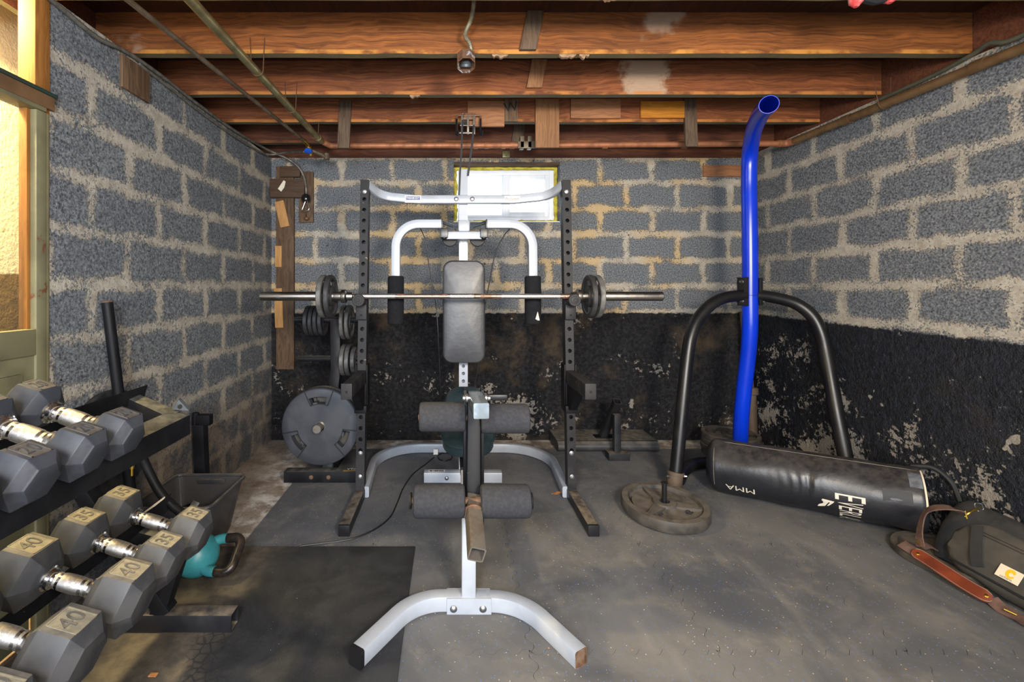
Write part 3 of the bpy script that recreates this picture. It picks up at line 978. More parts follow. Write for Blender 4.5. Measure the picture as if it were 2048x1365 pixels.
G = 'armoured cables along the left wall top'
pts = [(190, 72, -1.385), (240, 97, -1.385), (285, 125, -1.385), (340, 165, -1.385), (400, 212, -1.385), (470, 262, -1.38), (530, 297, -1.37)]
def lw(px, py, x):
    return P(px, py, x * F / (px - CX))
pl = [Vector((-1.385, 1.1, 2.19)), Vector((-1.385, 1.5, 2.185))] + [lw(*p) for p in pts]
t = thing('armoured_cable', 'grey armoured cable running along the left wall top down to the hanging socket', 'cable', pl[3], G)
end = [P(575, 318, 3.40), P(598, 336, 3.43), P(610, 362, 3.44), P(613, 392, 3.445)]
cable_pts = spline(pl + end, 10)
ringed(cable_pts, .0098, .011).build('cable', 'cable_grey', t)
# socket on the end
sp = P(613, 402, 3.44)
b = MB().lathe(sp + Vector((0, -.01, .05)), (0, 0, -1), [(0, .016), (.01, .03), (.03, .034), (.05, .034), (.062, .026), (.062, .008)], 18)
sk = b.build('socket', 'porcelain', t)
b = MB().tube(fillet([sp + Vector((.004, -.03, .0)), sp + Vector((-.033, -.034, -.10)), sp + Vector((.032, -.034, -.075)), sp + Vector((.012, -.03, 0))], .014, 5), .0035, 8, up=(0, 1, 0))
b.build('triangle_hook', 'steel_ring', t)
b = MB().tube([sp + Vector((-.002, -.01, -.02)), sp + Vector((-.004, -.005, -.12)), sp + Vector((.002, -.005, -.13))], .006, 8).lathe(sp + Vector((.002, -.005, -.125)), (0, 0, -1), [(0, .006), (.006, .018), (.02, .016), (.026, .004)], 12)
b.build('pull_chain', 'box_rust', t)
pl2 = [v + Vector((-.0, 0.0, -.024 - .004 * i)) for i, v in enumerate(pl[4:])]
pl2 = [pl[4] + Vector((0, -.02, -.018))] + pl2[1:] + [P(575, 305, 3.30), P(608, 304, 3.06)]
t = thing('armoured_cable', 'thinner grey cable just below the armoured one, reaching over to the blue valve', 'cable', pl2[0], G)
MB().tube(spline(pl2, 8), .007, 8).build('cable', 'cable_grey', t)

t = thing('junction_box', 'rusty open junction box hanging on a bent conduit from the near joist', 'junction box', P(932, 122, 1.95))
c = P(932, 122, 1.95)
oc = [(.042 * math.cos(R(22.5 + 45*k)), .042 * math.sin(R(22.5 + 45*k))) for k in range(8)]
oi = [(x * .93, y * .93) for x, y in oc]
b = MB()
for (p0, p1, z0, z1) in ((oc, oc, -.028, .028),):
    vs = [Vector((x, y, z)) for z in (z0, z1) for x, y in oc] + [Vector((x, y, z)) for z in (z0, z1 - .003) for x, y in oi]
    fs = []
    for k in range(8):
        l = (k + 1) % 8
        fs += [(k, l, 8 + l, 8 + k), (16 + l, 16 + k, 24 + k, 24 + l), (k, 16 + k, 16 + l, l)]
    fs += [tuple(8 + k for k in range(8)), tuple(24 + k for k in range(7, -1, -1))]
    b.add(vs, fs)
b.xf(Matrix.Translation(c) @ Matrix.Rotation(R(-24), 4, 'X'))
b.build('box', 'box_rust', t)
b = MB().lathe(c + Vector((0, .004, -.002)), (0, .35, -1), [(0, .02), (.012, .026), (.022, .024), (.022, .012)], 16)
b.build('lamp_holder', 'grey_bracket', t)
pp = [P(950, -60, 1.72), P(948, 0, 1.80), P(942, 38, 1.86), P(930, 68, 1.90), P(938, 84, 1.93), P(942, 98, 1.945), P(938, 110, 1.95)]
cp = spline(pp, 8)
ringed(cp, .0098, .010).build('conduit', 'conduit', t)
t = tag(MB().box((.02, 2.975, 2.145), (.1, 2.985, 2.2)).build('x', 'wire'), 'x', 'x') if False else None
# perforated strap behind the window top
b = MB().box((.41, 3.478, 2.205), (.47, 3.4925, 2.255), .002)
for z in (2.22, 2.242): b.cyl((.44, 3.478, z), (.44, 3.474, z), .008, 10)
tag(b.build('strap_plate', 'galv', origin=(.44, 3.48, 2.2)), 'small metal strap plate on the rim board above the window', 'metal plate')
# cloth at top right
b = MB()
c0 = P(1705, 2, 1.56)
for k, (px, w, dz) in enumerate(((1712, .042, .032), (1780, .04, .018))):
    q = P(px, -4, 1.575)
    b.cur = 0
    b.lathe(q + Vector((0, 0, .03)), (0, 0, -1), [(0, w * .5), (.02, w * .55), (.03 + dz * .5, w * .5), (.03 + dz, w * .18)], 12)
b.cur = 1
b.tube([P(1705, -14, 1.58), P(1750, -3, 1.575), P(1790, -12, 1.58)], .022, 10)
tag(b.build('cloth', ['red_cloth', 'strap_black'], origin=c0), 'scrap of red and black cloth tucked at the near joist top right', 'cloth')

# boards on the back wall at left
G = 'boards fixed to the back wall by the left corner'
def wb(px0, px1, py0, py1, y0, y1, mt, lb, rot=0, name='wall_board'):
    a, c = P(px0, py1, YB), P(px1, py0, YB)
    b = MB().box((a.x, y0, a.z), (c.x, y1, c.z), .0015)
    if rot:
        ctr = Vector(((a.x+c.x)/2, 0, (a.z+c.z)/2))
        b.xf(Matrix.Translation(ctr) @ Matrix.Rotation(R(rot), 4, 'Y') @ Matrix.Translation(-ctr))
    tag(b.build(name, mt, origin=(a.x, y1, a.z)), lb, 'board', G)
wb(555, 590, 335, 738, 3.462, 3.489, 'brown_wood', 'long vertical brown board on the back wall beside the left corner')
wb(600, 628, 345, 446, 3.466, 3.489, 'brown_wood', 'short upright board behind the hanging socket')
wb(545, 613, 361, 398, 3.436, 3.461, 'brown_wood_h', 'dark crosspiece board nailed over the long vertical board')
wb(565, 604, 336, 357, 3.438, 3.461, 'brown_wood_h', 'small dark offcut above the crosspiece board')
wb(559, 577, 404, 456, 3.446, 3.461, 'fresh_wood', 'tilted pale wood offcut under the crosspiece', -13)
wb(554, 567, 493, 535, 3.448, 3.461, 'fresh_wood', 'small pale offcut halfway down the vertical board')
wb(553, 569, 577, 655, 3.448, 3.461, 'fresh_wood', 'lowest pale strip on the vertical board, behind the barbell end', -2)
b = MB().prism([(0, 0), (.026, -.022), (.05, .012), (.06, .055), (.045, .066)], 0, .004)
b.xf(frame(P(556, 378, 3.4345), (1, 0, 0), (0, 0, 1)))
tag(b.build('paper_scrap', 'paper', origin=P(556, 378, 3.435)), 'torn pale paper scrap stuck on the crosspiece board', 'paper')
# dirt clumps hanging below joists
for k, (px, py, Y) in enumerate(((1220, 8, 1.6), (1135, 112, 2.0), (1168, 114, 2.0), (1000, 113, 2.0), (830, 196, 2.42))):
    rr = random.Random(k)
    q = P(px, py, Y); q.z = JB - .002
    b = MB()
    wd = (.03, .038, .022, .036, .028)[k]
    up_ = [(-wd + 2 * wd * i / 8, .002) for i in range(9)]
    dn_ = [(wd - 2 * wd * i / 8, -(.004 + rr.random() * .018) * math.sin(PI * (i + .5) / 9.5)) for i in range(9)]
    b.prism(up_ + dn_, -.009, .006, Matrix.Translation(q) @ Matrix.Rotation(R(90), 4, 'X'))
    tag(b.build('plaster_crumb', 'dust_clump', origin=q), ['plaster crumb hanging under the nearest joist at the top', 'larger plaster crumb under the wide joist, right of the slanted board', 'smaller plaster crumb beside the larger one under the wide joist', 'flat dirt crumb under the wide joist just right of the junction box', 'dirt crumb under the second joist, left of the junction box'][k], 'debris', 'crumbs hanging under the joists')
# ------------------------------------------------------------------ home gym
gym = thing('home_gym', 'white and black home gym with rack, black pads and leg rollers in the middle', 'exercise machine', (.08, 2.1, 0))
def postx(side, z):  # rack posts lean a little
    return (-.504 + .015 * z / 1.8) if side < 0 else (.683 - .016 * z / 1.8)
def posty(z): return 2.48 + .065 * z / 1.8
ZT = 1.80
for sd, nm in ((-1, 'left'), (1, 'right')):
    b0 = Vector((postx(sd, 0), posty(0) + .03, 0))
    t0 = Vector((postx(sd, ZT), posty(ZT) + .03, ZT))
    ax = (t0 - b0).normalized()
    w, d = .048, .058
    b = MB()
    # tube walls without the front
    ux = Vector((1, 0, 0)); uy = ax; un = ux.cross(uy).normalized()  # points to -y
    L = (t0 - b0).length
    def pt(x, y, z): return b0 + ux * x + un * y + uy * z
    vs = [pt(-w/2, d/2, 0), pt(-w/2, -d/2, 0), pt(w/2, -d/2, 0), pt(w/2, d/2, 0)]
    vs += [pt(-w/2, d/2, L), pt(-w/2, -d/2, L), pt(w/2, -d/2, L), pt(w/2, d/2, L)]
    b.add(vs, [(0, 1, 5, 4), (1, 2, 6, 5), (2, 3, 7, 6), (4, 5, 6, 7)])
    k = .0617
    ys = [z for z in [1.69 - k * i for i in range(24)] if z > .2]
    ys = sorted(z for z in ys if not (1.045 < z < 1.13))
    b.holed(pt(0, d/2, 0), ux, uy, w, ys, .0115, 0, L, .02)
    up = b.build('upright', 'worn_black', gym)
    MB().box((-.0235, -.028, 0), (.0235, .028, .003)).xf(Matrix.Translation(t0)).build('end_cap', 'cap_black', up)
    # bolts
    for z in (1.735, .255, .125):
        p = b0 + uy * z + un * (d/2)
        MB().lathe(p, un, [(0, .013), (.003, .013), (.004, .010), (.009, .009), (.010, .006)], 12).build('bolt', 'zinc', up)
    # foot
    b = MB().sweep([(postx(sd, 0), 2.56, .027), (postx(sd, 0) + .0 * sd, 2.125, .027)], rrect(.054, .052, .006, 2))
    ft = b.build('foot', 'dusty_black', gym)
    MB().box((postx(sd, 0) - .027, 2.11, .001), (postx(sd, 0) + .027, 2.125, .053), .003).build('end_cap', 'cap_black', ft)
    # safety arm
    x = postx(sd, .68)
    b = MB()
    b.sweep([(x, 2.50, .682), (x, 2.145, .682)], rrect(.05, .073, .006, 2))
    b.box((x - .027, 2.14, .643), (x + .027, 2.146, .721), .004)
    sa = b.build('safety_arm', 'worn_black', gym)
    b = MB().cyl((x, 2.1398, .68), (x, 2.142, .68), .006, 12)
    b.build('pin_hole_shade', 'hole_shade', sa)  # dark disc for the shade of a hole that is not cut
    b = MB()
    pl = [(2.30, .645), (2.50, .645), (2.50, .51), (2.445, .51)]
    b.add([(x + s_ * .02, y, z) for s_ in (-1, 1) for y, z in pl], [(0, 1, 2, 3), (7, 6, 5, 4), (0, 4, 5, 1), (1, 5, 6, 2), (2, 6, 7, 3), (3, 7, 4, 0)])
    b.build('gusset', 'black_paint', sa)
    b = MB().box((x - .034, 2.47, .485), (x + .034, 2.585, .525), .004).box((x - .034, 2.50, .525), (x - .027, 2.58, .75), .002).box((x + .027, 2.50, .525), (x + .034, 2.58, .75), .002)
    b.build('collar', 'black_paint', sa)
    # bar hook
    x = postx(sd, 1.1)
    b = MB()
    b.box((x - .03, 2.478, 1.005), (x + .03, 2.515, 1.09), .005)
    b.box((x - .022, 2.405, 1.085), (x + .022, 2.50, 1.118), .004)
    hk = b.build('bar_hook', 'worn_black', gym)
    b = MB().lathe((x - sd * -.0, 2.412, 1.116), (0, -1, 0), [(0, .03), (.003, .034), (.012, .034), (.015, .031), (.015, .021), (.017, .02), (.018, .009), (.022, .008)], 24)
    b.build('hook_roller', 'worn_black', hk)
    MB().cyl((x, 2.477, 1.03), (x, 2.480, 1.03), .006, 10).build('pin_hole_shade', 'hole_shade', hk)  # flat dark disc in place of a shaded hole
# top crossbar
path = fillet([(-.479, 2.575, 1.776), (-.425, 2.72, 1.744), (-.20, 2.72, 1.722), (.38, 2.72, 1.722), (.605, 2.72, 1.744), (.657, 2.575, 1.776)], [.16, .5, .5, .16], 8)
b = MB().sweep(path, rrect(.036, .052, .008, 2))
cb = b.build('top_crossbar', 'white_paint', gym)
for x in (.038, .135):
    MB().lathe((x, 2.7025, 1.722), (0, -1, 0), [(0, .014), (.003, .014), (.005, .010), (.011, .009), (.012, .005)], 12).build('bolt', 'zinc', cb)
def sticker(px0, px1, py0, py1, Y, text, size, mat_b, mat_t, par, italic=0.0):
    a, c = P(px0, py1, Y), P(px1, py0, Y)
    MB().box((a.x, Y - .001, a.z), (c.x, Y - .0002, c.z)).build('sticker', mat_b, par)
    tb_ = text_mb(text, size, .0002)
    for v in tb_.v: v.x += italic * v.y
    w_ = max(v.x for v in tb_.v) - min(v.x for v in tb_.v)
    k_ = (c.x - a.x) * .92 / w_
    tb_.xf(frame(Vector(((a.x+c.x)/2, Y - .0014, (a.z+c.z)/2)), (1, 0, 0), (0, 0, 1)) @ Matrix.Diagonal((k_, 1, 1, 1)))
    tb_.build('lettering', mat_t, par)
Yc = 2.7015
sticker(811, 842, 392, 405, Yc, ' ', .02, 'sticker', 'ink', cb) if False else None
a, c = P(810, 405.5, Yc), P(842, 391.5, Yc)
MB().box((a.x, Yc - .001, a.z), (c.x, Yc - .0002, c.z)).build('sticker', 'sticker', cb)
sticker(812, 840, 393, 400, Yc - .001, 'PARABODY', .020, 'sticker_blue', 'sticker', cb)
tb_ = text_mb('Serious Fitness Gear', .0085, .0002).xf(frame(P(826, 403, Yc - .0014), (1, 0, 0), (0, 0, 1)))
tb_.build('lettering', 'sticker_blue', cb)
sticker(1009, 1040, 392.5, 404.5, Yc, 'ProSystem', .030, 'sticker', 'ink', cb, .3)
# rear base brace
path = fillet([(-.478, 2.50, .034), (-.515, 3.20, .034), (.695, 3.20, .034), (.655, 2.50, .034)], .30, 12)
MB().sweep(path, rrect(.045, .062, .008, 2)).build('base_brace', 'white_paint', gym)
# central column
cxm = .0825
b = MB()
w = .054
y0, y1 = 2.745, 2.80
for z0, z1 in ((.0, 1.915),):
    b.add([(cxm - w/2, y0, z0), (cxm - w/2, y1, z0), (cxm + w/2, y1, z0), (cxm + w/2, y0, z0),
           (cxm - w/2, y0, z1), (cxm - w/2, y1, z1), (cxm + w/2, y1, z1), (cxm + w/2, y0, z1)],
          [(0, 1, 5, 4), (1, 2, 6, 5), (2, 3, 7, 6), (4, 5, 6, 7)])
b.holed((cxm, y0, 0), (1, 0, 0), (0, 0, 1), w, [.56, .607, .654, .70, .747], .0105, 0, 1.915, .02)
colm = b.build('column', 'white_paint', gym)
b = MB().box((cxm - .022, y0 - .004, 1.43), (cxm + .022, y0 + .001, 1.474), .001)
pl = b.build('column_plate', 'sticker', colm)
b = MB()
for dx, dz in ((0, 0), (-.012, .012), (.012, .012), (-.012, -.012), (.012, -.012)):
    b.lathe((cxm + dx, y0 - .004, 1.452 + dz), (0, -1, 0), [(0, .005), (.003, .004)], 8)
b.build('rivets', 'zinc', pl)
# rear floor foot
b = MB().sweep([(-.157, 2.718, .033), (.314, 2.718, .033)], rrect(.062, .062, .006, 2), up=(0, 0, 1))
rf = b.build('rear_foot', 'white_paint', gym)
b = MB().box((-.13, 2.70, .0642), (-.03, 2.735, .0648))
st = b.build('sticker', 'sticker', rf)
b = MB()
rr = random.Random(2)
for i in range(12): b.box((-.125 + i*.0075, 2.705, .065), (-.125 + i*.0075 + rr.uniform(.003, .006), 2.73, .0652))
b.build('barcode', 'ink', st)
MB().lathe((-.02, 2.687, .033), (0, -1, 0), [(0, .012), (.004, .012), (.008, .008), (.009, .004)], 12).build('bolt', 'zinc', rf)
# seat beam and front post
MB().sweep([(cxm, 2.745, .27), (.072, 1.665, .27)], rrect(.05, .055, .005, 2)).build('seat_beam', 'white_paint', gym)
MB().sweep([(.068, 1.637, .05), (.070, 1.66, .345)], rrect(.052, .05, .005, 2), up=(0, 1, 0)).build('front_post', 'white_paint', gym)
# front foot
path = fillet([(-.285, 1.385, .0375), (-.125, 1.636, .034), (.262, 1.636, .028), (.408, 1.385, .028)], .19, 12)
b = MB().sweep(path[:], rrect(.050, .055, .006, 2), cap=False)
ffo = b.build('front_foot', 'white_paint', gym)
pv = (path[-1] - path[-2]).normalized()
pin = path[-1] - pv * .10
b = MB().sweep([pin, path[-1] - pv * .004], rrect(.043, .048, .004, 2))
b.build('tube_bore', 'rust', ffo)
# rim of the open end
prof = rrect(.050, .055, .006, 2); pri = rrect(.044, .049, .004, 2)
sd = pv.cross(Vector((0, 0, 1))).normalized()
e = path[-1]
vs = [e + sd * x + Vector((0, 0, y)) for x, y in prof] + [e + sd * x + Vector((0, 0, y)) for x, y in pri] + [e - pv*.03 + sd * x + Vector((0, 0, y)) for x, y in pri]
n = len(prof)
MB().add(vs, [(k, (k+1) % n, n + (k+1) % n, n + k) for k in range(n)] + [(n + k, n + (k+1) % n, 2*n + (k+1) % n, 2*n + k) for k in range(n)]).build('open_end', 'rust', ffo)
pv0 = (path[0] - path[1]).normalized()
MB().sweep([path[0], path[0] + pv0 * .016], rrect(.051, .056, .006, 2)).build('end_cap', 'cap_black', ffo)
b = MB().box((-.012, 1.606, -.0), (.150, 1.667, .0575), .003)
fb = b.build('foot_bracket', 'white_paint', ffo)
for px in (907, 966):
    q = P(px, 1218, 1.606)
    MB().lathe((q.x, 1.6065, .022), (0, -1, 0), [(0, .013), (.003, .013), (.006, .010), (.008, .006), (.009, .001)], 14).build('bolt', 'zinc', ffo)
# backrest
def pad(w, h, t, r, m4, seg=6, puff=.012, taper=None):
    b = bmesh.new()
    pr = rrect(w, h, r, seg)
    levels = [(-.5, .93), (-.38, .985), (-.15, 1.0), (.15, 1.0), (.36, .985), (.5, .94)]
    rings = []
    for z, k in levels:
        rings.append([b.verts.new((x * (1 - (1-k) * .30 / max(w, .01) * .26), y * (1 - (1-k) * .26 / max(h, .01) * .26), z * t)) for x, y in pr])
    n = len(pr)
    for i in range(len(rings) - 1):
        for k in range(n):
            b.faces.new((rings[i][k], rings[i][(k+1) % n], rings[i+1][(k+1) % n], rings[i+1][k]))
    b.faces.new(rings[0][::-1])
    # domed top: inset rings
    last = rings[-1]
    for q in (.93, .8, .5, .2):
        cur = [b.verts.new((x * q, y * q, t * .5 + puff * (1 - q**2))) for x, y in pr]
        for k in range(n):
            b.faces.new((last[k], last[(k+1) % n], cur[(k+1) % n], cur[k]))
        last = cur
    b.faces.new(last)
    if taper:
        for v in b.verts: v.co.x *= taper(v.co.y)
    return MB().bm(b, m4)
def piping(w, h, r, z, m4, rad=.006, taper=None):
    pr = [Vector((x * (taper(y) if taper else 1), y, z)) for x, y in rrect(w, h, r, 6)]
    return MB().tube([m4 @ p for p in pr], rad, 8, up=m4.to_3x3() @ Vector((0, 0, 1)), closed=True)
m4 = frame((.0825, 2.655, 1.042), (1, 0, 0), (0, .03, 1))
bk = pad(.236, .592, .05, .05, m4).build('backrest', 'vinyl', gym)
piping(.238, .594, .05, .018, m4, .0065).build('piping', 'vinyl', bk)
piping(.238, .594, .05, -.018, m4, .0065).build('piping', 'vinyl', bk)
for z_ in (.80, 1.2): MB().box((.02, 2.685, z_), (.145, 2.745, z_ + .06), .004).build('pad_bracket', 'black_paint', gym)
# seat
ta = math.atan2(.597 - .41, 2.60 - 2.17)
m4 = frame((.0915, 2.39, .478), (1, 0, 0), (0, math.cos(ta), math.sin(ta)))
tp = lambda y: 1.0 - .22 * max(0, (y + .02)) / .24
st = pad(.262, .48, .074, .09, m4, puff=.02, taper=tp).build('seat', 'vinyl_seat', gym)
piping(.264, .472, .09, .02, m4, .006, tp).build('piping', 'vinyl_seat', st)
b = MB().box((.05, 2.16, .27), (.125, 2.52, .31), .004).box((.06, 2.40, .29), (.115, 2.47, .46), .004)
b.build('seat_support', 'black_paint', gym)
MB().box((.19, 2.31, .595), (.30, 2.34, .625), .006).cyl((.12, 2.325, .60), (.20, 2.325, .61), .009, 10).build('adjust_handle', 'cap_black', gym)
# leg lever
b = MB().sweep([(.0905, 1.69, .79), (.0835, 1.60, .395)], rrect(.049, .052, .005, 2), up=(0, 1, 0))
lv = b.build('leg_lever', 'black_paint', gym)
for z in (.545, .50):
    y = 1.60 + (z - .395) * .228
    MB().box((.062, y - .0265, z - .002), (.111, y - .0245, z + .001)).build('wear_mark', 'rust', lv) if False else None
b = MB().sweep([(.0935, 1.66, .768), (.1045, 1.485, .770)], rrect(.052, .052, .004, 2))
b.build('lever_stub', 'polished', gym)
for x in (.058, .132):
    b = MB().lathe((x, 1.60, .785), (1 if x > .1 else -1, 0, 0), [(-.006, .016), (.0, .016), (.004, .011), (.012, .010), (.013, .005)], 12)
    b.build('pivot_bolt', 'zinc', gym)
MB().cyl((.05, 1.60, .785), (.14, 1.60, .785), .009, 10).build('pivot_pin', 'zinc', gym)
b = MB().box((.05, 1.655, .30), (.062, 1.72, .80), .003)
b.box((.115, 1.655, .30), (.127, 1.72, .80), .003)
b.build('lever_bracket', 'black_paint', gym)
def foam(x0, x1, y, z, r, name, mt='foam', axis=(1, 0, 0)):
    a = Vector((x0, y, z)); L = x1 - x0
    pr = [(0, .016), (0, r - .008), (.004, r - .002), (.012, r), (L * .5, r * 1.01), (L - .012, r), (L - .004, r - .002), (L, r - .008), (L, .016)]
    return MB().lathe(a, axis, pr, 28).build(name, mt, gym)
MB().cyl((-.118, 1.665, .695), (.298, 1.665, .695), .0125, 12).build('roller_bar', 'rust', gym)
foam(-.114, .058, 1.668, .698, .054, 'foam_roller')
foam(.114, .294, 1.668, .692, .054, 'foam_roller')
MB().cyl((-.140, 1.545, .442), (.284, 1.545, .442), .0125, 12).build('roller_bar', 'rust', gym)
foam(-.125, .052, 1.545, .441, .0545, 'foam_roller')
foam(.106, .277, 1.545, .441, .0545, 'foam_roller')
for x in (-.140, .279):
    MB().lathe((x, 1.545, .442), (1, 0, 0), [(0, .004), (0, .026), (.004, .028), (.007, .026), (.007, .012)], 20).build('roller_cap', 'rubber_dark', gym)
# weight horn
hs, he = Vector((.0795, 1.575, .432)), Vector((.081, 1.345, .374))
hd = (he - hs).normalized()
b = MB()
b.lathe(hs + hd * .06, hd, [(0, .012), (0, .034), (.003, .036), (.008, .036), (.011, .033), (.011, .012)], 24)
b.build('horn_washer', 'rust', gym)
prof = rrect(.050, .050, .006, 2); pri = rrect(.041, .041, .004, 2)
rt = Matrix.Rotation(R(-14), 3, hd)
sd = rt @ hd.cross(Vector((0, 0, 1))).normalized(); u2 = rt @ sd.cross(hd) if False else sd.cross(hd).normalized()
n = len(prof)
def ringp(o, pr): return [o + sd * x + u2 * y for x, y in pr]
vs = ringp(hs, prof) + ringp(he, prof) + ringp(he, pri) + ringp(he - hd * .09, pri)
fs = []
for k in range(n):
    l = (k + 1) % n
    fs += [(k, l, n + l, n + k), (n + k, n + l, 2*n + l, 2*n + k), (2*n + k, 2*n + l, 3*n + l, 3*n + k)]
fs.append(tuple(range(3*n, 4*n)))
MB().add(vs, fs).build('weight_horn', 'dull_steel', gym)
# pec deck
b = MB().box((-.048, 2.60, 1.468), (.218, 2.65, 1.512), .004)
b.build('cross_plate', 'white_paint', gym)
b = MB().box((.048, 2.62, 1.514), (.118, 2.745, 1.583), .012)
b.build('pivot_housing', 'white_paint', gym)
for sd in (-1, 1):
    xc = .0825
    off = .178 if sd > 0 else .178
    xin, xout = xc + sd * .128, xc + sd * .395
    b = MB().sweep(fillet([(xin, 2.58, 1.552), (xout, 2.58, 1.552), (xout, 2.56, 1.0)], .185, 14), rrect(.050, .044, .006, 2), up=(0, 1, 0))
    arm = b.build('pec_arm', 'white_paint', gym)
    MB().box((xin - .004, 2.554, 1.526), (xin + .004, 2.606, 1.578), .003).build('end_cap', 'cap_black', arm)
    z1 = 1.25
    b = MB().lathe((xout, 2.569, z1), (0, -.036, -1), [(0, .022), (0, .04), (.004, .045), (.012, .047), (.14, .0475), (.26, .047), (.272, .045), (.276, .04), (.276, .0)], 26)
    fm = b.build('arm_foam', 'foam_black', arm)
    if sd > 0:
        MB().add([(xout + .003, 2.5135, 1.0), (xout + .030, 2.5185, .998), (xout + .018, 2.5125, 1.048)], [(0, 1, 2)]).add([(xout + .003, 2.5165, 1.0), (xout + .030, 2.5215, .998), (xout + .018, 2.5155, 1.048)], [(0, 2, 1)]).build('torn_patch', 'label_cream', fm)
    b = MB().box((xin - sd * .012 - .022, 2.58, 1.475), (xin - sd * .012 + .022, 2.64, 1.53), .004)
    b.lathe((xin - sd * .012, 2.61, 1.478), (0, 0, -1), [(0, .021), (.006, .02), (.012, .012), (.014, .004)], 16)
    b.build('arm_pivot', 'cap_black', gym)
    b = MB().cyl((xc + sd * .045, 2.69, 1.55), (xin - sd * .0, 2.62, 1.568), .011, 10)
    b.build('link_rod', 'polished', gym)
    b = MB().lathe((xc + sd * .083, 2.675, 1.478), (0, 1, 0), [(0, .008), (0, .043), (.004, .046), (.009, .036), (.014, .036), (.019, .046), (.023, .043), (.023, .008)], 26)
    b.build('pulley', 'rubber_dark', gym)
    if sd < 0:
        cp = [P(838, 452, 2.66), P(850, 480, 2.67), P(858, 530, 2.69), P(866, 580, 2.71), P(874, 632, 2.72), P(880, 760, 2.74), P(884, 830, 2.76)]
    else:
        cp = [P(1022, 455, 2.66), P(1006, 475, 2.67), P(990, 510, 2.69), P(980, 560, 2.70), P(970, 615, 2.71), P(955, 740, 2.74), P(944, 800, 2.735)]
    MB().tube(spline(cp, 6), .0032, 6).build('cable', 'black_wire', gym)

# pulley bracket and straps above the column
pc = P(937, 250, 2.775)
t = thing('pulley_bracket', 'wire pulley bracket with two black straps hanging from the joist above the column', 'bracket', pc)
b = MB().tube(fillet([P(914, 272, 2.76), P(914, 231, 2.76), P(961, 231, 2.76), P(961, 272, 2.76)], .012, 5), .005, 8, up=(0, 1, 0))
b.box(P(925, 239, 2.762), P(950, 230, 2.792) + Vector((0, .015, 0)), .002)
b.build('wire_frame', 'box_rust', t)
for px in (913, 961):
    MB().tube(fillet([P(px, 238, 2.75), P(px, 268, 2.75), P(px + 3, 273, 2.74), P(px + 4, 262, 2.735)], .008, 4), .006, 8, up=(0, 1, 0)).build('hook', 'black_paint', t)
b = MB()
for px in (924, 936, 948): b.box(P(px - 2, 268, 2.755), P(px + 2, 232, 2.765), .001)
b.cyl(P(920, 251, 2.755), P(951, 251, 2.755), .0045, 8).cyl(P(918, 266, 2.755), P(945, 266, 2.755), .006, 8)
b.build('pulley_wheel', 'dull_steel', t)
b = MB().sweep([P(925, 240, 2.75), P(923, 300, 2.74), P(920, 345, 2.73), P(918, 390, 2.728)], rrect(.011, .004), up=(0, 1, 0))
b.build('strap', 'strap_black', t)
b = MB().sweep([P(948, 250, 2.75), P(944, 290, 2.738), P(940, 320, 2.732), P(936, 352, 2.73)], rrect(.012, .004), up=(0, 1, 0))
b.build('strap', 'strap_black', t)

# ------------------------------------------------------------------ barbell
YBAR, ZBAR = 2.435, 1.1365
bar = thing('barbell', 'long steel barbell resting across the rack hooks', 'barbell', (.063, YBAR, ZBAR))
MB().cyl((-.60, YBAR, ZBAR), (.73, YBAR, ZBAR), .0142, 18).build('shaft', 'shaft', bar)
for a, c in ((-.50, -.30), (.0, .13), (.28, .60)):
    MB().cyl((a, YBAR, ZBAR), (c, YBAR, ZBAR), .0147, 18).build('knurl_band', 'knurl', bar)
for sd in (-1, 1):
    x = .063 + sd * 1.1
    b = MB().lathe((x, YBAR, ZBAR), (-sd, 0, 0), [(0, .010), (0, .022), (.004, .0255), (.40, .0255), (.402, .025), (.405, .0255), (.445, .0255)], 24)
    b.build('sleeve', 'sleeve', bar)
    x2 = .063 + sd * (1.1 - .445)
    b = MB().lathe((x2, YBAR, ZBAR), (-sd, 0, 0), [(-.002, .0255), (0, .036), (.004, .0375), (.022, .0375), (.026, .033), (.03, .024), (.06, .022), (.064, .016)], 24)
    b.build('collar', 'sleeve', bar)

# ------------------------------------------------------------------ weight plates
def plate_simple(Rr, t, bore=.0265, hub=.045, rim=.022, dish=.006, windows=0):
    "cast plate centred at origin, axis z"
    b = MB()
    n = 48
    radii = [bore, hub, hub + .006, Rr * .5, Rr - rim - .006, Rr - rim, Rr - .004, Rr]
    z = t / 2
    zf = [z, z, z - dish, z - dish, z - dish, z, z, z - .004]
    hole = lambda i, j: False
    if windows:
        seg = n // windows
        hole = lambda i, j: i == 3 and (j % seg) < seg * .62 and (j % seg) > 0
    return b.polar(radii, zf, [-v for v in zf], n, hole)
def place(o, loc, rot=(0, 0, 0)):
    o.location = loc
    o.rotation_euler = (Matrix.Rotation(rot[1], 3, 'Y') @ Matrix.Rotation(rot[0] + rot[2], 3, 'Z')).to_euler()
    return o
XAX = (0, R(90), 0)
GB = 'plates on the barbell'
for (x, dark, rx, lb) in ((-.690, 0, .1, 'light-rimmed outer small plate on the left end of the barbell'),
                       (-.652, 1, .4, 'dark inner small plate on the barbell next to the left collar'),
                       (.762, 1, .8, 'dark spoked inner plate on the barbell next to the right collar'),
                       (.802, 0, .3, 'light-rimmed outer small plate on the right end of the barbell')):
    o = plate_simple(.118, .026, windows=3).build('weight_plate', 'iron_dark' if dark else 'iron')
    place(o, (x, YBAR, ZBAR - .001), (rx, R(90), 0))
    tag(o, lb, 'weight plate', GB)

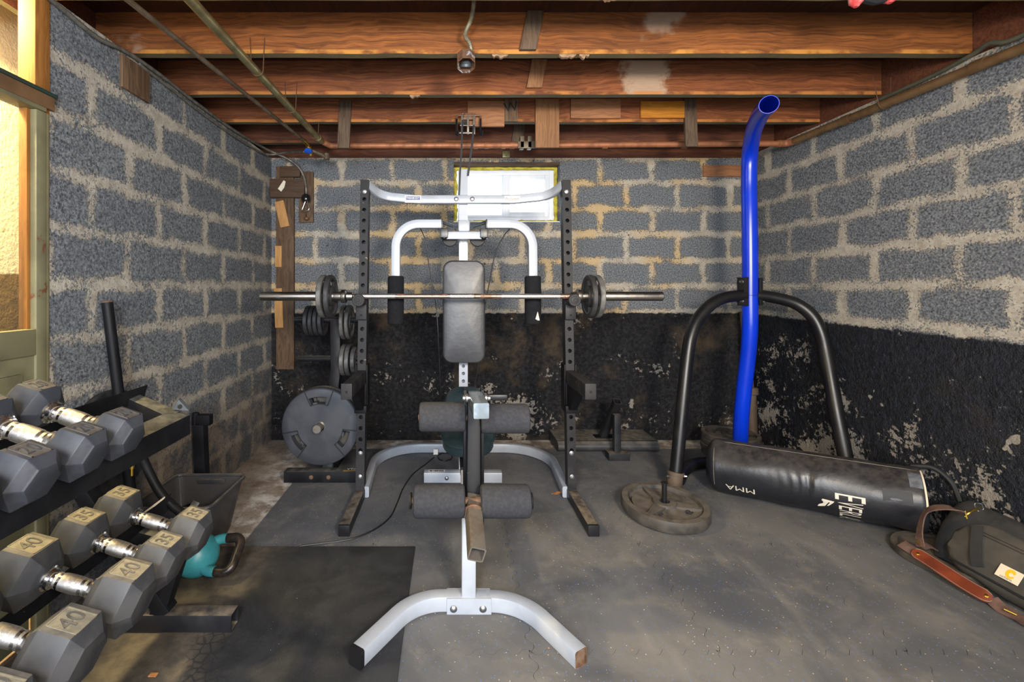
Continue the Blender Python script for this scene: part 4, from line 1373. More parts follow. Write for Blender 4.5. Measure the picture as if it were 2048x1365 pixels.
# ------------------------------------------------------------------ weight tree
tr = thing('weight_tree', 'black plate tree standing at the back left behind the rack post', 'weight rack', (-.76, 2.8, 0))
b = MB().sweep([(-1.006, 2.725, .036), (-.535, 2.725, .036)], rrect(.066, .068, .004, 2))
bs = b.build('base_tube', 'rack_black', tr)
for x in (-.84, -.735):
    MB().lathe((x, 2.692, .036), (0, -1, 0), [(0, .013), (.003, .013), (.006, .009), (.008, .004)], 12).build('bolt', 'rust', bs)
tx = text_mb('VTX', .034, .0003).xf(frame((-.60, 2.73, .0705), (1, 0, 0), (0, 1, 0)))
tx.build('logo_letters', 'sticker', bs)
MB().box((-.65, 2.703, .0703), (-.56, 2.707, .0706)).build('logo_underline', 'label_yellow', bs)
MB().sweep([(-.76, 2.74, .036), (-.76, 3.36, .036)], rrect(.06, .06, .004, 2)).build('base_tube', 'rack_black', tr)
MB().box((-.79, 2.76, .06), (-.73, 2.80, .12), .003).build('upright_shoe', 'grey_bracket', tr)
MB().sweep([(-.76, 2.80, .06), (-.745, 2.86, .5), (-.752, 2.95, .66), (-.758, 2.955, .97)], rrect(.065, .06, .004, 2), up=(0, 1, 0)).build('upright', 'rack_black', tr)
MB().cyl((-.7625, 2.85, .367), (-.7625, 2.545, .372), .0235, 20).build('peg', 'dull_steel', tr)
MB().cyl((-1.03, 2.95, .972), (-.535, 2.95, .972), .019, 16).build('peg', 'rack_black', tr)
MB().cyl((-1.005, 2.95, .715), (-.60, 2.95, .715), .019, 16).build('peg', 'rack_black', tr)
MB().cyl((-.7625, 2.85, .372), (-.7625, 3.12, .372), .0235, 16).build('peg', 'rack_black', tr)

def grip_plate(Rr, t):
    b = MB()
    n = 72
    radii = [.0262, .040, .042, Rr*.60, Rr*.62, Rr*.64, Rr*.78, Rr*.80, Rr*.965, Rr*.985, Rr]
    z = t / 2
    zf = [z, z, z, z, z, z, z, z, z, z - .003, z - .010]
    def ang(j): return (j * 360.0 / n) % 120
    def hole(i, j):
        return i in (3, 4, 5) and 14 <= ang(j) < 46 and not (35 <= ang(j) < 41 and i < 5)
    b.polar(radii, zf, [-v for v in zf], n, hole)
    return b
def big_plate(loc, lb, ph, mt='rubber_plate'):
    o = grip_plate(.228, .046).build('bumper_plate', mt)
    tag(o, lb, 'weight plate', 'big rubber plates on the tree')
    ORG[o.name] = Vector((0, 0, 0))
    # bore ring, grip sector grooves
    MB().ring_lathe((0, 0, -.0238), (0, 0, 1), [(0, .0255), (0, .0315), (.0476, .0315), (.0476, .0255)], 32).build('bore_ring', 'sleeve', o)
    Rr, z = .228, .0232
    for q in range(3):
        b = MB()
        a0 = 120 * q
        for a in (a0 + 8, a0 + 52):
            ca, sa = math.cos(R(a)), math.sin(R(a))
            p0, p1 = Vector((ca, sa, 0)) * Rr * .585, Vector((ca, sa, 0)) * Rr * .985
            sd = Vector((-sa, ca, 0)) * .0035
            b.add([p0 + sd + Vector((0, 0, z)), p0 - sd + Vector((0, 0, z)), p1 - sd + Vector((0, 0, z)), p1 + sd + Vector((0, 0, z))], [(0, 1, 2, 3)])
        arc = [R(a0 + 8 + 44 * k / 12) for k in range(13)]
        vs = [Vector((math.cos(a), math.sin(a), 0)) * Rr * r_ + Vector((0, 0, z)) for r_ in (.575, .60) for a in arc]
        b.add(vs, [(k, k + 1, 13 + k + 1, 13 + k) for k in range(12)])
        b.build('grip_groove', 'rubber_dark', o)
    o.location = loc
    o.rotation_euler = (R(90), R(0), 0)
    o.rotation_euler = (R(90), 0, 0)
    o.rotation_euler.rotate_axis('Z', R(ph))
    return o
big_plate((-.7625, 2.632, .366), 'front big dark rubber plate with three grips on the plate tree', 62)
big_plate((-.7600, 2.683, .364), 'big rubber plate directly behind the front one on the plate tree', 95, 'iron_dusty')
GT = 'small plates on the tree pegs'
for k in range(4):
    o = plate_simple(.10, .026, hub=.04, rim=.018, dish=.004).build('weight_plate', 'iron_dark')
    place(o, (-.935 + .031 * k, 2.95, .966), (.3 * k, R(90), 0))
    tag(o, ['outermost', 'second', 'third', 'innermost'][k] + ' dark plate of the four on the upper left peg of the tree', 'weight plate', GT)
for k in range(2):
    o = plate_simple(.115, .024, hub=.04, rim=.02, windows=3).build('weight_plate', 'iron')
    place(o, (-.700 + .034 * k, 2.95, .956), (.5 + k, R(90), 0))
    tag(o, ['left', 'right'][k] + ' one of the two grey plates on the upper right peg of the tree', 'weight plate', GT)
for k in range(3):
    o = plate_simple((.104, .104, .084)[k], .028, hub=.04, rim=.018, dish=.004).build('weight_plate', 'iron')
    place(o, (-.700 + .033 * k, 2.95, .705 + (0, 0, .0)[k]), (.2 * k, R(90), 0))
    tag(o, ['leftmost', 'middle', 'smaller rightmost'][k] + ' grey plate of the three on the lower right peg of the tree', 'weight plate', GT)
# ------------------------------------------------------------------ heavy bag stand
stand = thing('bag_stand', 'heavy bag stand with a tall blue pole and two curved black legs', 'bag stand', (1.87, 2.78, 0))
pth = [P(1538, 209, 2.20), P(1521, 229, 2.38), P(1507, 262, 2.60), P(1500, 305, 2.75), P(1498, 360, 2.785), P(1499, 430, 2.78), P(1500, 520, 2.78), P(1500, 590, 2.78)]
sp_ = spline(pth, 8)
b = MB().tube(sp_, .0435, 28, up=(1, 0, 0), cap=False)
d0 = (sp_[1] - sp_[0]).normalized()
inner = [sp_[0] + d0 * .002 * 0] + sp_[1:12]
b.tube(inner, .0405, 28, up=(1, 0, 0), cap=False)
# rim
ref = Vector((1, 0, 0)); sd = d0.cross(ref).normalized(); u2 = sd.cross(d0).normalized()
n = 28
vs = [sp_[0] + sd * r_ * math.cos(2*PI*k/n) + u2 * r_ * math.sin(2*PI*k/n) for r_ in (.0435, .0405) for k in range(n)]
b.add(vs, [(k, (k+1) % n, n + (k+1) % n, n + k) for k in range(n)])
# fix radius taper: sections towards the mouth keep their size
b.build('upper_pole', 'blue', stand)
low = [P(1500, 592, 2.78), P(1500, 650, 2.78), P(1497, 700, 2.80), P(1489, 770, 2.83), P(1483, 830, 2.86), P(1481, 875, 2.88), P(1481, 935, 2.885)]
low[-1].z = .06
MB().tube(spline(low, 8), .0435, 28, up=(1, 0, 0)).build('lower_pole', 'blue', stand)
MB().lathe(P(1500, 591, 2.78), (0, 0, 1), [(-.002, .0437), (0, .0440), (.002, .0437)], 28).build('pole_joint', 'blue', stand)
for sd in (-1, 1):
    x0 = P(1500, 590, 2.78).x
    b = MB().box((x0 + sd * .036, 2.745, 1.075), (x0 + sd * .058, 2.815, 1.245), .004)
    pl = b.build('clamp_plate', 'satin_black', stand)
    for z in (1.10, 1.22):
        MB().lathe((x0 + sd * .054, 2.765, z), (sd, -.3, 0), [(0, .012), (.008, .012), (.010, .008), (.022, .008), (.023, .004)], 10).build('bolt', 'zinc', pl)
lp = [P(1489, 591, 2.775), P(1452, 595, 2.765), P(1424, 608, 2.75), P(1398, 635, 2.735), P(1384, 665, 2.72), P(1376, 705, 2.705), P(1364, 820, 2.66), P(1352, 945, 2.615)]
MB().tube(spline(lp, 8), .0355, 22, up=(0, 1, 0)).build('leg', 'satin_black', stand)
rp = [P(1511, 591, 2.775), P(1545, 595, 2.755), P(1590, 607, 2.72), P(1622, 630, 2.68), P(1641, 664, 2.65), P(1653, 715, 2.62), P(1672, 820, 2.54), P(1693, 925, 2.47), P(1706, 990, 2.43)]
rp[-1].z = .04
MB().tube(spline(rp, 8), .0355, 22, up=(0, 1, 0)).build('leg', 'satin_black', stand)
# base sleeve on the left leg
e = P(1351, 948, 2.612); dn = (e - P(1364, 820, 2.66)).normalized()
b = MB().tube([e - dn * .005, e + dn * .085], .041, 20, up=(0, 1, 0))
b.ring_lathe(e - dn * .012, dn, [(0, .036), (0, .047), (.018, .047), (.018, .036)], 20)
sl = b.build('leg_sleeve', 'rust_pipe', stand)
for s_ in (-1, 1):
    MB().lathe(e + dn * .01 + Vector((s_ * .042, -.01, 0)), (s_, -.2, 0), [(0, .011), (.008, .011), (.010, .007), (.018, .007)], 8).build('bolt', 'zinc', sl)
# base tubes
b = MB().tube(spline([(1.335, 2.60, .06), (1.42, 2.70, .075), (1.56, 2.80, .075), (1.88, 2.90, .05)], 6), .036, 16)
b.build('base_tube', 'satin_black', stand)
b = MB().box((-.05, 0, 0), (.05, .44, .010), .002).xf(Matrix.Translation((1.115, 2.18, .001)) @ Matrix.Rotation(R(-24), 4, 'Z'))
b.build('plate_bracket', 'rust', stand)
PCX, PCY = 1.115, 2.315
MB().cyl((PCX, PCY, .008), (PCX, PCY, .165), .0125, 16).lathe((PCX, PCY, .165), (0, 0, 1), [(-.002, .0125), (0, .017), (.004, .017), (.006, .012)], 14).build('plate_pin', 'cap_black', stand)

def spoked_plate(Rr, t):
    n = 72
    z = t / 2
    radii = [.026, .055, .062, Rr*.40, Rr*.55, Rr*.74, Rr*.80, Rr*.84, Rr*.975, Rr]
    zf = [z, z, z*.62, z*.35, z*.3, z*.3, z*.45, z, z, z*.6]
    def hole(i, j):
        a = (j * 5) % 120
        return i == 5 and 22 <= a < 58 or (i == 4 and False)
    b = MB().polar(radii, zf, [-v for v in zf], n, hole)
    # three raised spokes
    for q in range(3):
        m = Matrix.Rotation(R(120 * q + 100), 4, 'Z')
        vs = [(.05, -.03, z*.75), (.05, .03, z*.75), (Rr*.82, .012, z*.7), (Rr*.82, -.012, z*.7), (.05, -.035, z*.2), (.05, .035, z*.2), (Rr*.82, .018, z*.2), (Rr*.82, -.018, z*.2)]
        b.add([m @ Vector(v) for v in vs], [(0, 1, 2, 3), (0, 4, 5, 1), (1, 5, 6, 2), (2, 6, 7, 3), (3, 7, 4, 0)])
    return b
o = spoked_plate(.212, .056).build('weight_plate', 'iron_dusty')
tag(o, 'large dusty iron plate lying on the floor, threaded on the bag stand pin', 'weight plate')
ORG[o.name] = Vector()
for q, tx_ in ((.12, '45'), (.08, 'LBS')):
    pass
for a, tx_ in ((-135, 'LBS'), (-45, '45')):
    v = Vector((math.cos(R(a)), math.sin(R(a)), 0))
    text_mb(tx_, .045, .0012).xf(frame(v * .115 + Vector((0, 0, .0125)), (-v.y, v.x, 0), (-v.x * 1, -v.y, 0) if False else v)).build('cast_number', 'iron_dark', o)
o.location = (PCX, PCY, .046); o.rotation_euler = (R(2.5), R(0), 0)
G = 'plates stacked in the right back corner'
for k in range(4):
    o = plate_simple(.182, .038, hub=.05, rim=.025, dish=.012, windows=3).build('weight_plate', 'iron_dusty')
    place(o, (1.975 + (.004, -.004, .003, 0)[k], 3.135, .022 + .0405 * k), (0, 0, k * .5))
    tag(o, ['bottom', 'second from bottom', 'third from bottom', 'top'][k] + ' dusty plate of the stack behind the blue pole foot', 'weight plate', G)
# rusty pipe in the corner
t = thing('corner_pipe', 'rusty pipe with a collar standing in the right back corner', 'pipe', (2.235, 3.2, 0))
MB().cyl((2.222, 3.27, .0), (2.235, 3.31, .42), .036, 18).build('pipe', 'rust_pipe', t)
MB().cyl((2.235, 3.31, .40), (2.247, 3.41, 1.0), .026, 18).build('pipe', 'rust_pipe', t)
MB().lathe((2.2335, 3.306, .39), (.03, .1, 1), [(0, .045), (.004, .05), (.05, .05), (.054, .045), (.054, .02)], 18).build('collar', 'rust_pipe', t)

# ------------------------------------------------------------------ punching bag
A0, A1 = Vector((1.53, 2.635, .147)), Vector((2.225, 2.095, .180))
ax = (A1 - A0).normalized(); L = (A1 - A0).length; RB = .147
up0 = (Vector((0, 0, 1)) - ax * ax.z).normalized(); fr = ax.cross(up0).normalized()  # fr: towards camera-right/front
if fr.y > 0: fr = -fr
def bagp(a, th, r=RB):
    "a along axis, th angle from top toward the front"
    return A0 + ax * a + (up0 * math.cos(th) + fr * math.sin(th)) * r
bagr = thing('punching_bag', 'long black vinyl punching bag lying on the floor at right', 'punching bag', (A0 + A1) / 2 * 1.0 - Vector((0, 0, .15)))
rr = random.Random(5)
b = MB()
NA, NT_ = 72, 56
prof = []
for i in range(NA + 1):
    a = L * i / NA
    r = RB
    e_ = min(a, L - a)
    if a < .05: r = RB * (1 - .34 * (1 - a / .05) ** 2.2)
    if L - a < .012: r = RB * (1 - .05 * (1 - (L - a) / .012) ** 2)
    prof.append((a, r))
vs, fs = [], []
for i, (a, r) in enumerate(prof):
    for k in range(NT_):
        th = 2 * PI * k / NT_
        rd = r
        # crease in the middle and fine wrinkles
        c = math.exp(-((a - L * .52 - .012 * math.sin(2 * th)) / .010) ** 2)
        rd -= .0065 * c * (.4 + .6 * max(0, math.sin(th) * .8 + .3))
        rd += .0022 * math.sin(a * 150 + 2 * math.sin(3 * th)) * math.exp(-((a - L * .46) / .085) ** 2) * max(0, math.sin(th))
        rd += .0018 * math.sin(a * 23 + th * 2) + .0016 * math.sin(th * 5 + a * 9)
        if math.cos(th) < -.80: rd -= .004
        vs.append(bagp(a, th, rd))
for i in range(NA):
    for k in range(NT_):
        l = (k + 1) % NT_
        fs.append((i*NT_ + k, i*NT_ + l, (i+1)*NT_ + l, (i+1)*NT_ + k))
fs.append(tuple(range(NT_ - 1, -1, -1)))
fs.append(tuple(NA*NT_ + k for k in range(NT_)))
b.add(vs, fs)
body = b.build('bag_body', 'vinyl_bag', bagr, ang=60)
MB().tube([bagp(.05 + (L - .07) * i / 40, R(12), RB + .0018) for i in range(41)], .0011, 6).build('seam', 'thread', body)
MB().tube([bagp(.045, R(-80) + R(200) * i / 40, RB * .992) for i in range(41)], .0012, 6, up=ax).build('seam', 'thread', body)
MB().tube([bagp(L - .006, R(-60) + R(150) * i / 30, RB * .985) for i in range(31)], .004, 8, up=ax).build('end_piping', 'label_cream', body)
def on_bag(mb, a0, th0, along, around, lift=.0022):
    "local x,y -> axis distance and arc; along=(cx,cy) coefficients for axis, around for arc"
    mb.v = [bagp(a0 + along[0]*v.x + along[1]*v.y, th0 + (around[0]*v.x + around[1]*v.y) / RB, RB + lift + v.z) for v in mb.v]
    return mb
# MMA upside-down; letters read right to left
tx = text_mb('MMA', .062, 0, (0, .012))
tx.v = [Vector((v.x * 1.0, v.y * .8, 0)) for v in tx.v]
on_bag(tx, .168, R(117), (-1, 0), (0, 1), .003).build('lettering', 'print_cream', body)
# big logo letters, reading around the bag
lx = 0.0
letters = [('E', 1.25), ('V', 1.05), ('E', .95), ('R', .90), ('L', .88), ('A', .88), ('S', .9), ('T', 1.2)]
cur = 0.0
mb_all = MB()
for ch, k in letters:
    t_ = text_mb(ch, .10, 0, (0, .008))
    xs = [v.x for v in t_.v]; ys_ = [v.y for v in t_.v]
    w_, h_ = max(xs) - min(xs), max(ys_) - min(ys_)
    sx = .0235 * (1.25 if ch in 'E' and k > 1.2 else .92) / w_
    sy = .088 * k / h_
    x0 = min(xs); yc = (max(ys_) + min(ys_)) / 2
    for v in t_.v:
        v.x = (v.x - x0) * sx + cur
        v.y = (v.y - yc) * sy
    cur += .0235 * (1.25 if k > 1.2 else .92) + .0045
    off = len(mb_all.v)
    mb_all.v += t_.v; mb_all.f += [tuple(off + i for i in f) for f in t_.f]; mb_all.mi += t_.mi
on_bag(mb_all, .615, R(85), (0, 1), (1, 0), .003).build('lettering', 'print_cream', body)
tri = MB()
def quad(p): tri.add([(x, y, 0) for x, y in p], [tuple(range(len(p)))])
for p in ([(0, 0), (.012, .012), (.046, -.006), (.05, -.022)], [(0, 0), (.012, .012), (.024, .046), (.006, .046)][::-1] if False else [(0, 0), (.004, .05), (.014, .044), (.013, .012)],
          [(.013, .012), (.013, .026), (.040, .010), (.046, -.006)], [(.013, .032), (.014, .044), (.034, .026), (.037, .018)]):
    quad(p)
tri.v = [Vector((v.x, v.y * .9, 0)) for v in tri.v]
on_bag(tri, .512, R(101), (0, 1), (1, 0), .003).build('logo_mark', 'print_cream', body)
# tape patches near the right end
def patch(a0, a1, t0, t1, mt, lift=.003):
    b = MB(); n = 6
    vs = [bagp(a0 + (a1-a0)*i/n, R(t0 + (t1-t0)*j/n), RB + lift) for i in range(n+1) for j in range(n+1)]
    b.add(vs, [(i*(n+1)+j, i*(n+1)+j+1, (i+1)*(n+1)+j+1, (i+1)*(n+1)+j) for i in range(n) for j in range(n)])
    b.build('tape_patch', mt, body)
patch(L - .055, L - .012, 22, 52, 'tape')
patch(L - .15, L - .05, 62, 84, 'strap_black')
patch(L - .05, L - .004, -40, 10, 'vinyl')
MB().tube(spline([bagp(L - .02, R(-30), RB + .006), bagp(L + .05, R(-20), RB * 1.05), bagp(L + .10, R(-10), RB * .7), bagp(L + .12, R(10), RB * .2)], 6), .012, 8).build('bag_strap', 'strap_black', body)

# plate under the duffel
o = plate_simple(.188, .03, hub=.05, rim=.025, dish=.006).build('weight_plate', 'iron_dusty')
place(o, (2.165, 1.925, .0155))
tag(o, 'dusty flat plate lying under the canvas bag and bag end at right', 'weight plate')

# ------------------------------------------------------------------ canvas tool bag
duf = thing('canvas_bag', 'black canvas bag with brown straps slumped against the right wall', 'bag', (2.2, 1.7, 0))
def soft(poly_fn, y0, y1, n, name, mt, parent, seed=0, amp=.006, ends=.06, m=44):
    "sections along y"
    rr = random.Random(seed)
    vs, fs = [], []
    for i in range(n + 1):
        t = i / n
        y = y0 + (y1 - y0) * t
        e_ = min(t, 1 - t) * abs(y1 - y0)
        k = 1.0 if e_ > ends else (1 - (1 - e_ / ends) ** 2.3 * .42)
        pts = poly_fn(t)
        c = sum((Vector(p) for p in pts), Vector((0, 0))) / len(pts)
        for j, p in enumerate(pts):
            q = Vector(p)
            q = c + (q - c) * k
            a = 2*PI*j/len(pts)
            q += (q - c).normalized() * (amp * math.sin(5*a + t*9 + seed) * .5 + amp * math.sin(t*23 + a*3) * .5)
            dpl = math.hypot(q.x - 2.165, y - 1.925)
            zfl = .003 + .030 * max(0.0, min(1.0, (.26 - dpl) / .06))
            vs.append((q.x, y, max(q.y, zfl)))
    for i in range(n):
        for k in range(m):
            l = (k + 1) % m
            fs.append((i*m + k, i*m + l, (i+1)*m + l, (i+1)*m + k))
    fs.append(tuple(range(m - 1, -1, -1))); fs.append(tuple(n*m + k for k in range(m)))
    return MB().add(vs, fs).build(name, mt, parent, ang=70)
def resample(poly, m):
    poly = [Vector(p) for p in poly]
    pts = spline([Vector((p.x, p.y, 0)) for p in poly] + [Vector((poly[0].x, poly[0].y, 0))], 8)
    Ls = [0]
    for i in range(1, len(pts)): Ls.append(Ls[-1] + (pts[i]-pts[i-1]).length)
    o, k = [], 0
    for j in range(m):
        s_ = Ls[-1] * j / m
        while Ls[k+1] < s_: k += 1
        f = (s_ - Ls[k]) / max(Ls[k+1] - Ls[k], 1e-9)
        q = pts[k].lerp(pts[k+1], f)
        o.append((q.x, q.y))
    return o
def sec(t):
    h = .262 - .03 * t
    x0 = 2.075 - .01 * t
    return resample([(x0 + .012, .006), (x0 + .02, .09), (x0 + .075, h * .78), (x0 + .13, h), (x0 + .19, h * .98), (x0 + .225, h * .6), (x0 + .222, .06), (x0 + .20, .006), (x0 + .11, .004)], 44)
dz = .03
soft(sec, 1.955, 1.28, 30, 'bag_body', 'canvas', duf, 1)
def sec2(t):
    x0 = 2.052 - .01 * t
    return resample([(x0 + .02, .022), (x0 + .004, .06), (x0 + .022, .115), (x0 + .062, .178), (x0 + .105, .222), (x0 + .13, .218), (x0 + .10, .15), (x0 + .07, .08), (x0 + .05, .025)], 44)
pk = soft(sec2, 1.865, 1.30, 24, 'front_pocket', 'canvas_grey', duf, 3, .004, .09)
def front(y, s_, lift=.003):
    "point on the pocket front: s_ 0 bottom .. 1 top"
    t = (1.865 - y) / (1.865 - 1.30)
    x0 = 2.052 - .01 * t
    pts = [(x0 + .004, .06), (x0 + .022, .115), (x0 + .062, .178), (x0 + .105, .222)]
    u = s_ * 3
    i = min(int(u), 2); f = u - i
    a, c = Vector(pts[i]), Vector(pts[i+1])
    q = a.lerp(c, f)
    nn = Vector((-(c - a).y, (c - a).x)).normalized()
    q += nn * lift
    return Vector((q.x, y, q.y))
# zip band and piping over the pocket
b = MB().tube([front(1.83 - .5 * i / 30, .06, .004) for i in range(31)], .0045, 8)
b.build('zip', 'strap_black', pk)
for s_ in (.78, .84):
    MB().tube([front(1.80 - .46 * i / 30, s_, .0045) for i in range(31)], .0014, 6).build('stitching', 'canvas', pk)
# cream logo patch
def on_front(mb, y0, s0, lift=.006):
    a = front(y0, s0, 0); uy = Vector((0, -1, 0)); c = front(y0, s0 + .12, 0) - a
    m_ = frame(a, uy, c)
    nrm = m_.to_3x3() @ Vector((0, 0, 1))
    if nrm.x > 0: nrm = -nrm
    m_.translation = a + nrm * lift
    return mb.xf(m_)
lb = on_front(MB().box((-.034, -.024, -.001), (.034, .024, .001)), 1.645, .35, .006).build('logo_patch', 'label_cream', pk)
cpts = []
for k in range(26):
    a = R(-60 + 300 * k / 25)
    rad = .0155 + .002 * math.cos(2 * a)
    cpts.append((rad * math.cos(a + PI/2) * 1.05, rad * math.sin(a + PI/2)))
inn = [(x * .42 + .002, y * .42 - .002) for x, y in cpts]
n = len(cpts)
cm = MB().add([(x + .004, y + .003, 0) for x, y in cpts] + [(x + .004, y + .003, 0) for x, y in inn], [(k, k+1, n + k + 1, n + k) for k in range(n - 1)])
on_front(cm, 1.645, .35, .0075).build('logo_mark', 'label_yellow', lb)
tx = text_mb('carhartt', .011, 0)
tx.v = [v + Vector((-.002, -.0175, 0)) for v in tx.v]
on_front(tx, 1.645, .35, .0075).build('logo_letters', 'label_ink', lb)
# webbing over the bag end
def band(path, w, t, name, mt, parent, ups):
    path = [Vector(p) for p in path]
    vs, fs = [], []
    for i, p in enumerate(path):
        tg = (path[min(i+1, len(path)-1)] - path[max(i-1, 0)]).normalized()
        u = Vector(ups[i] if isinstance(ups, list) else ups)
        sd = tg.cross(u).normalized(); nn = sd.cross(tg).normalized()
        vs += [p - sd*w/2, p + sd*w/2, p + sd*w/2 + nn*t, p - sd*w/2 + nn*t]
    for i in range(len(path) - 1):
        for k in range(4):
            l = (k + 1) % 4
            fs.append((i*4 + k, i*4 + l, i*4 + 4 + l, i*4 + 4 + k))
    fs += [(3, 2, 1, 0), tuple((len(path)-1)*4 + k for k in range(4))]
    return MB().add(vs, fs).build(name, mt, parent)
w1 = spline([P(1929, 1030, 1.80), P(1905, 1018, 1.81), P(1872, 1017, 1.84), P(1852, 1026, 1.87), P(1843, 1050, 1.885), P(1840, 1075, 1.885), P(1842, 1095, 1.87)], 6)
band(w1, .036, .004, 'strap_webbing', 'webbing', duf, [Vector((-.5, .3, 1)).normalized().lerp(Vector((-.8, .3, .5)), i / (len(w1)-1)) for i in range(len(w1))])
w2 = spline([P(1842, 1095, 1.88), P(1855, 1092, 1.89), P(1868, 1098, 1.90)], 5)
band(w2, .03, .004, 'strap_webbing', 'webbing', duf, Vector((-.3, -.3, 1)))
w3 = spline([P(1803, 1088, 1.955), P(1815, 1096, 1.93), P(1828, 1104, 1.91), P(1842, 1112, 1.885)], 5)
band(w3, .042, .004, 'strap_webbing', 'webbing', duf, Vector((-.5, -.35, .8)))
lp_ = [P(1826, 1103, 1.905), P(1850, 1118, 1.86), P(1890, 1144, 1.78), P(1930, 1170, 1.715), P(1965, 1190, 1.665), P(1986, 1199, 1.645)]
for q in lp_: q.z = max(q.z, .022)
ls = spline(lp_, 8)
def leather(w, t, zoff=0, name='shoulder_pad', mt='leather', par=None, ends=.06):
    vs, fs = [], []
    N = len(ls); tot = sum((ls[i+1]-ls[i]).length for i in range(N-1)); acc = 0
    u = Vector((-.65, -.35, .75)).normalized()
    for i, p in enumerate(ls):
        if i: acc += (ls[i]-ls[i-1]).length
        tg = (ls[min(i+1, N-1)] - ls[max(i-1, 0)]).normalized()
        sd = tg.cross(u).normalized(); nn = sd.cross(tg).normalized()
        e_ = min(acc, tot - acc)
        ww = w * (math.sqrt(max(0.02, 1 - (1 - min(e_ / .025, 1)) ** 2)))
        vs += [p - sd*ww/2 + nn*zoff, p + sd*ww/2 + nn*zoff, p + sd*ww/2 + nn*(t + zoff), p - sd*ww/2 + nn*(t + zoff)]
    for i in range(N - 1):
        for k in range(4):
            l = (k + 1) % 4
            fs.append((i*4 + k, i*4 + l, i*4 + 4 + l, i*4 + 4 + k))
    fs += [(3, 2, 1, 0), tuple((N-1)*4 + k for k in range(4))]
    edge = [[vs[i*4 + 2].lerp(vs[i*4 + 3], f) for i in range(N)] for f in (.08, .92)]
    return MB().add(vs, fs).build(name, mt, par), edge
lo_, edges = leather(.05, .006, par=duf)
for e_ in edges:
    MB().tube([p + Vector((-.0006, -.0006, .001)) for p in e_[1:-1]], .0011, 5).build('stitching', 'thread', lo_)
for i in (4, len(ls) - 6):
    u = Vector((-.65, -.35, .75)).normalized()
    MB().lathe(ls[i] + u * .006, u, [(0, .006), (.002, .006), (.003, .003)], 12).build('rivet', 'brass', lo_)
w4 = spline([P(1984, 1200, 1.65), P(2000, 1216, 1.625), P(2018, 1234, 1.60), P(2036, 1240, 1.575), P(2052, 1252, 1.55), P(2075, 1270, 1.52)], 6)
for q in w4: q.z = max(q.z, .012)
band(w4, .04, .004, 'strap_webbing', 'webbing', duf, [Vector((-.7, -.5, .5)).lerp(Vector((.1, -.3, 1)), i / (len(w4)-1)) for i in range(len(w4))])
b = MB().tube(fillet([P(1952, 1018, 1.795), P(1948, 1006, 1.80), P(1964, 1008, 1.79), P(1968, 1020, 1.785), P(1956, 1024, 1.79), P(1952, 1018, 1.795)], .008, 4), .0022, 6, up=(0, 1, 0))
b.build('d_ring', 'steel_ring', duf)
b = MB().tube(spline([P(1930, 1034, 1.79), P(1938, 1026, 1.785), P(1950, 1020, 1.785), P(1958, 1018, 1.785)], 5), .0042, 8, scales=None).tube([P(1930, 1022, 1.79), P(1934, 1038, 1.785)], .0035, 8)
b.build('snap_hook', 'brass', duf)
b = MB().tube([P(1833, 1080, 1.875), P(1841, 1092, 1.87), P(1846, 1090, 1.87)], .003, 8).tube([P(2008, 1219, 1.60), P(2034, 1231, 1.575)], .0035, 8)
b.build('buckle', 'brass', duf)
# carry loop across pocket
hl = [front(1.80 - .01 * k, .9 - .1 * k, .012) for k in range(8)]
band(hl, .035, .003, 'carry_loop', 'canvas', pk, Vector((-.8, 0, .6)))

# ------------------------------------------------------------------ folded mat and post stand by the back wall
o = MB()
vs = []
prof_ = [(3.475, .004), (3.475, .078), (3.24, .078), (3.205, .074), (3.185, .058), (3.178, .04), (3.186, .02), (3.205, .006)]
o.add([(x, y, z) for x in (.775, 1.50) for y, z in prof_], [tuple(range(7, -1, -1)), tuple(range(8, 16))] + [(k, (k+1) % 8, 8 + (k+1) % 8, 8 + k) for k in range(8)])
fm = o.build('folded_mat', 'hex_dust', origin=(1.1, 3.3, 0), ang=50)
tag(fm, 'dusty black folded exercise mat lying along the back wall', 'mat')
ORG[fm.name] = Vector((1.1, 3.3, 0))
MB().tube([(.775 + .725 * i / 10, 3.212, .0785) for i in range(11)], .003, 6).build('seam', 'rubber_dark', fm)
t = thing('post_stand', 'short black steel post stand leaning on the folded mat', 'stand', (1.155, 3.07, 0))
MB().box((1.085, 3.035, .001), (1.228, 3.115, .052), .003).build('foot', 'dusty_black', t)
MB().sweep([(1.155, 3.085, .05), (1.155, 3.085, .305)], rrect(.046, .046, .004, 2), up=(0, 1, 0)).build('post', 'dusty_black', t)
MB().box((1.07, 3.26, .0785), (1.23, 3.34, .084), .001).build('base_plate', 'black_paint', t)
pr = rrect(.05, .05, .004, 2)
a_, b_ = Vector((1.135, 3.30, .085)), Vector((1.163, 3.09, .395))
bm_ = MB().sweep([a_, b_], pr, up=(0, 1, 0), cap=False)
dd = (b_ - a_).normalized(); bm_.sweep([b_, b_ - dd * .08], rrect(.042, .042, .003, 2), up=(0, 1, 0), cap=False)
sdv = dd.cross(Vector((0, 1, 0))).normalized(); u2 = sdv.cross(dd).normalized()
pi_ = rrect(.042, .042, .004, 2); n = len(pr)
bm_.add([b_ + sdv*x + u2*y for x, y in pr] + [b_ + sdv*x + u2*y for x, y in pi_], [(k, (k+1) % n, n + (k+1) % n, n + k) for k in range(n)])
bm_.build('slanted_tube', 'dusty_black', t)

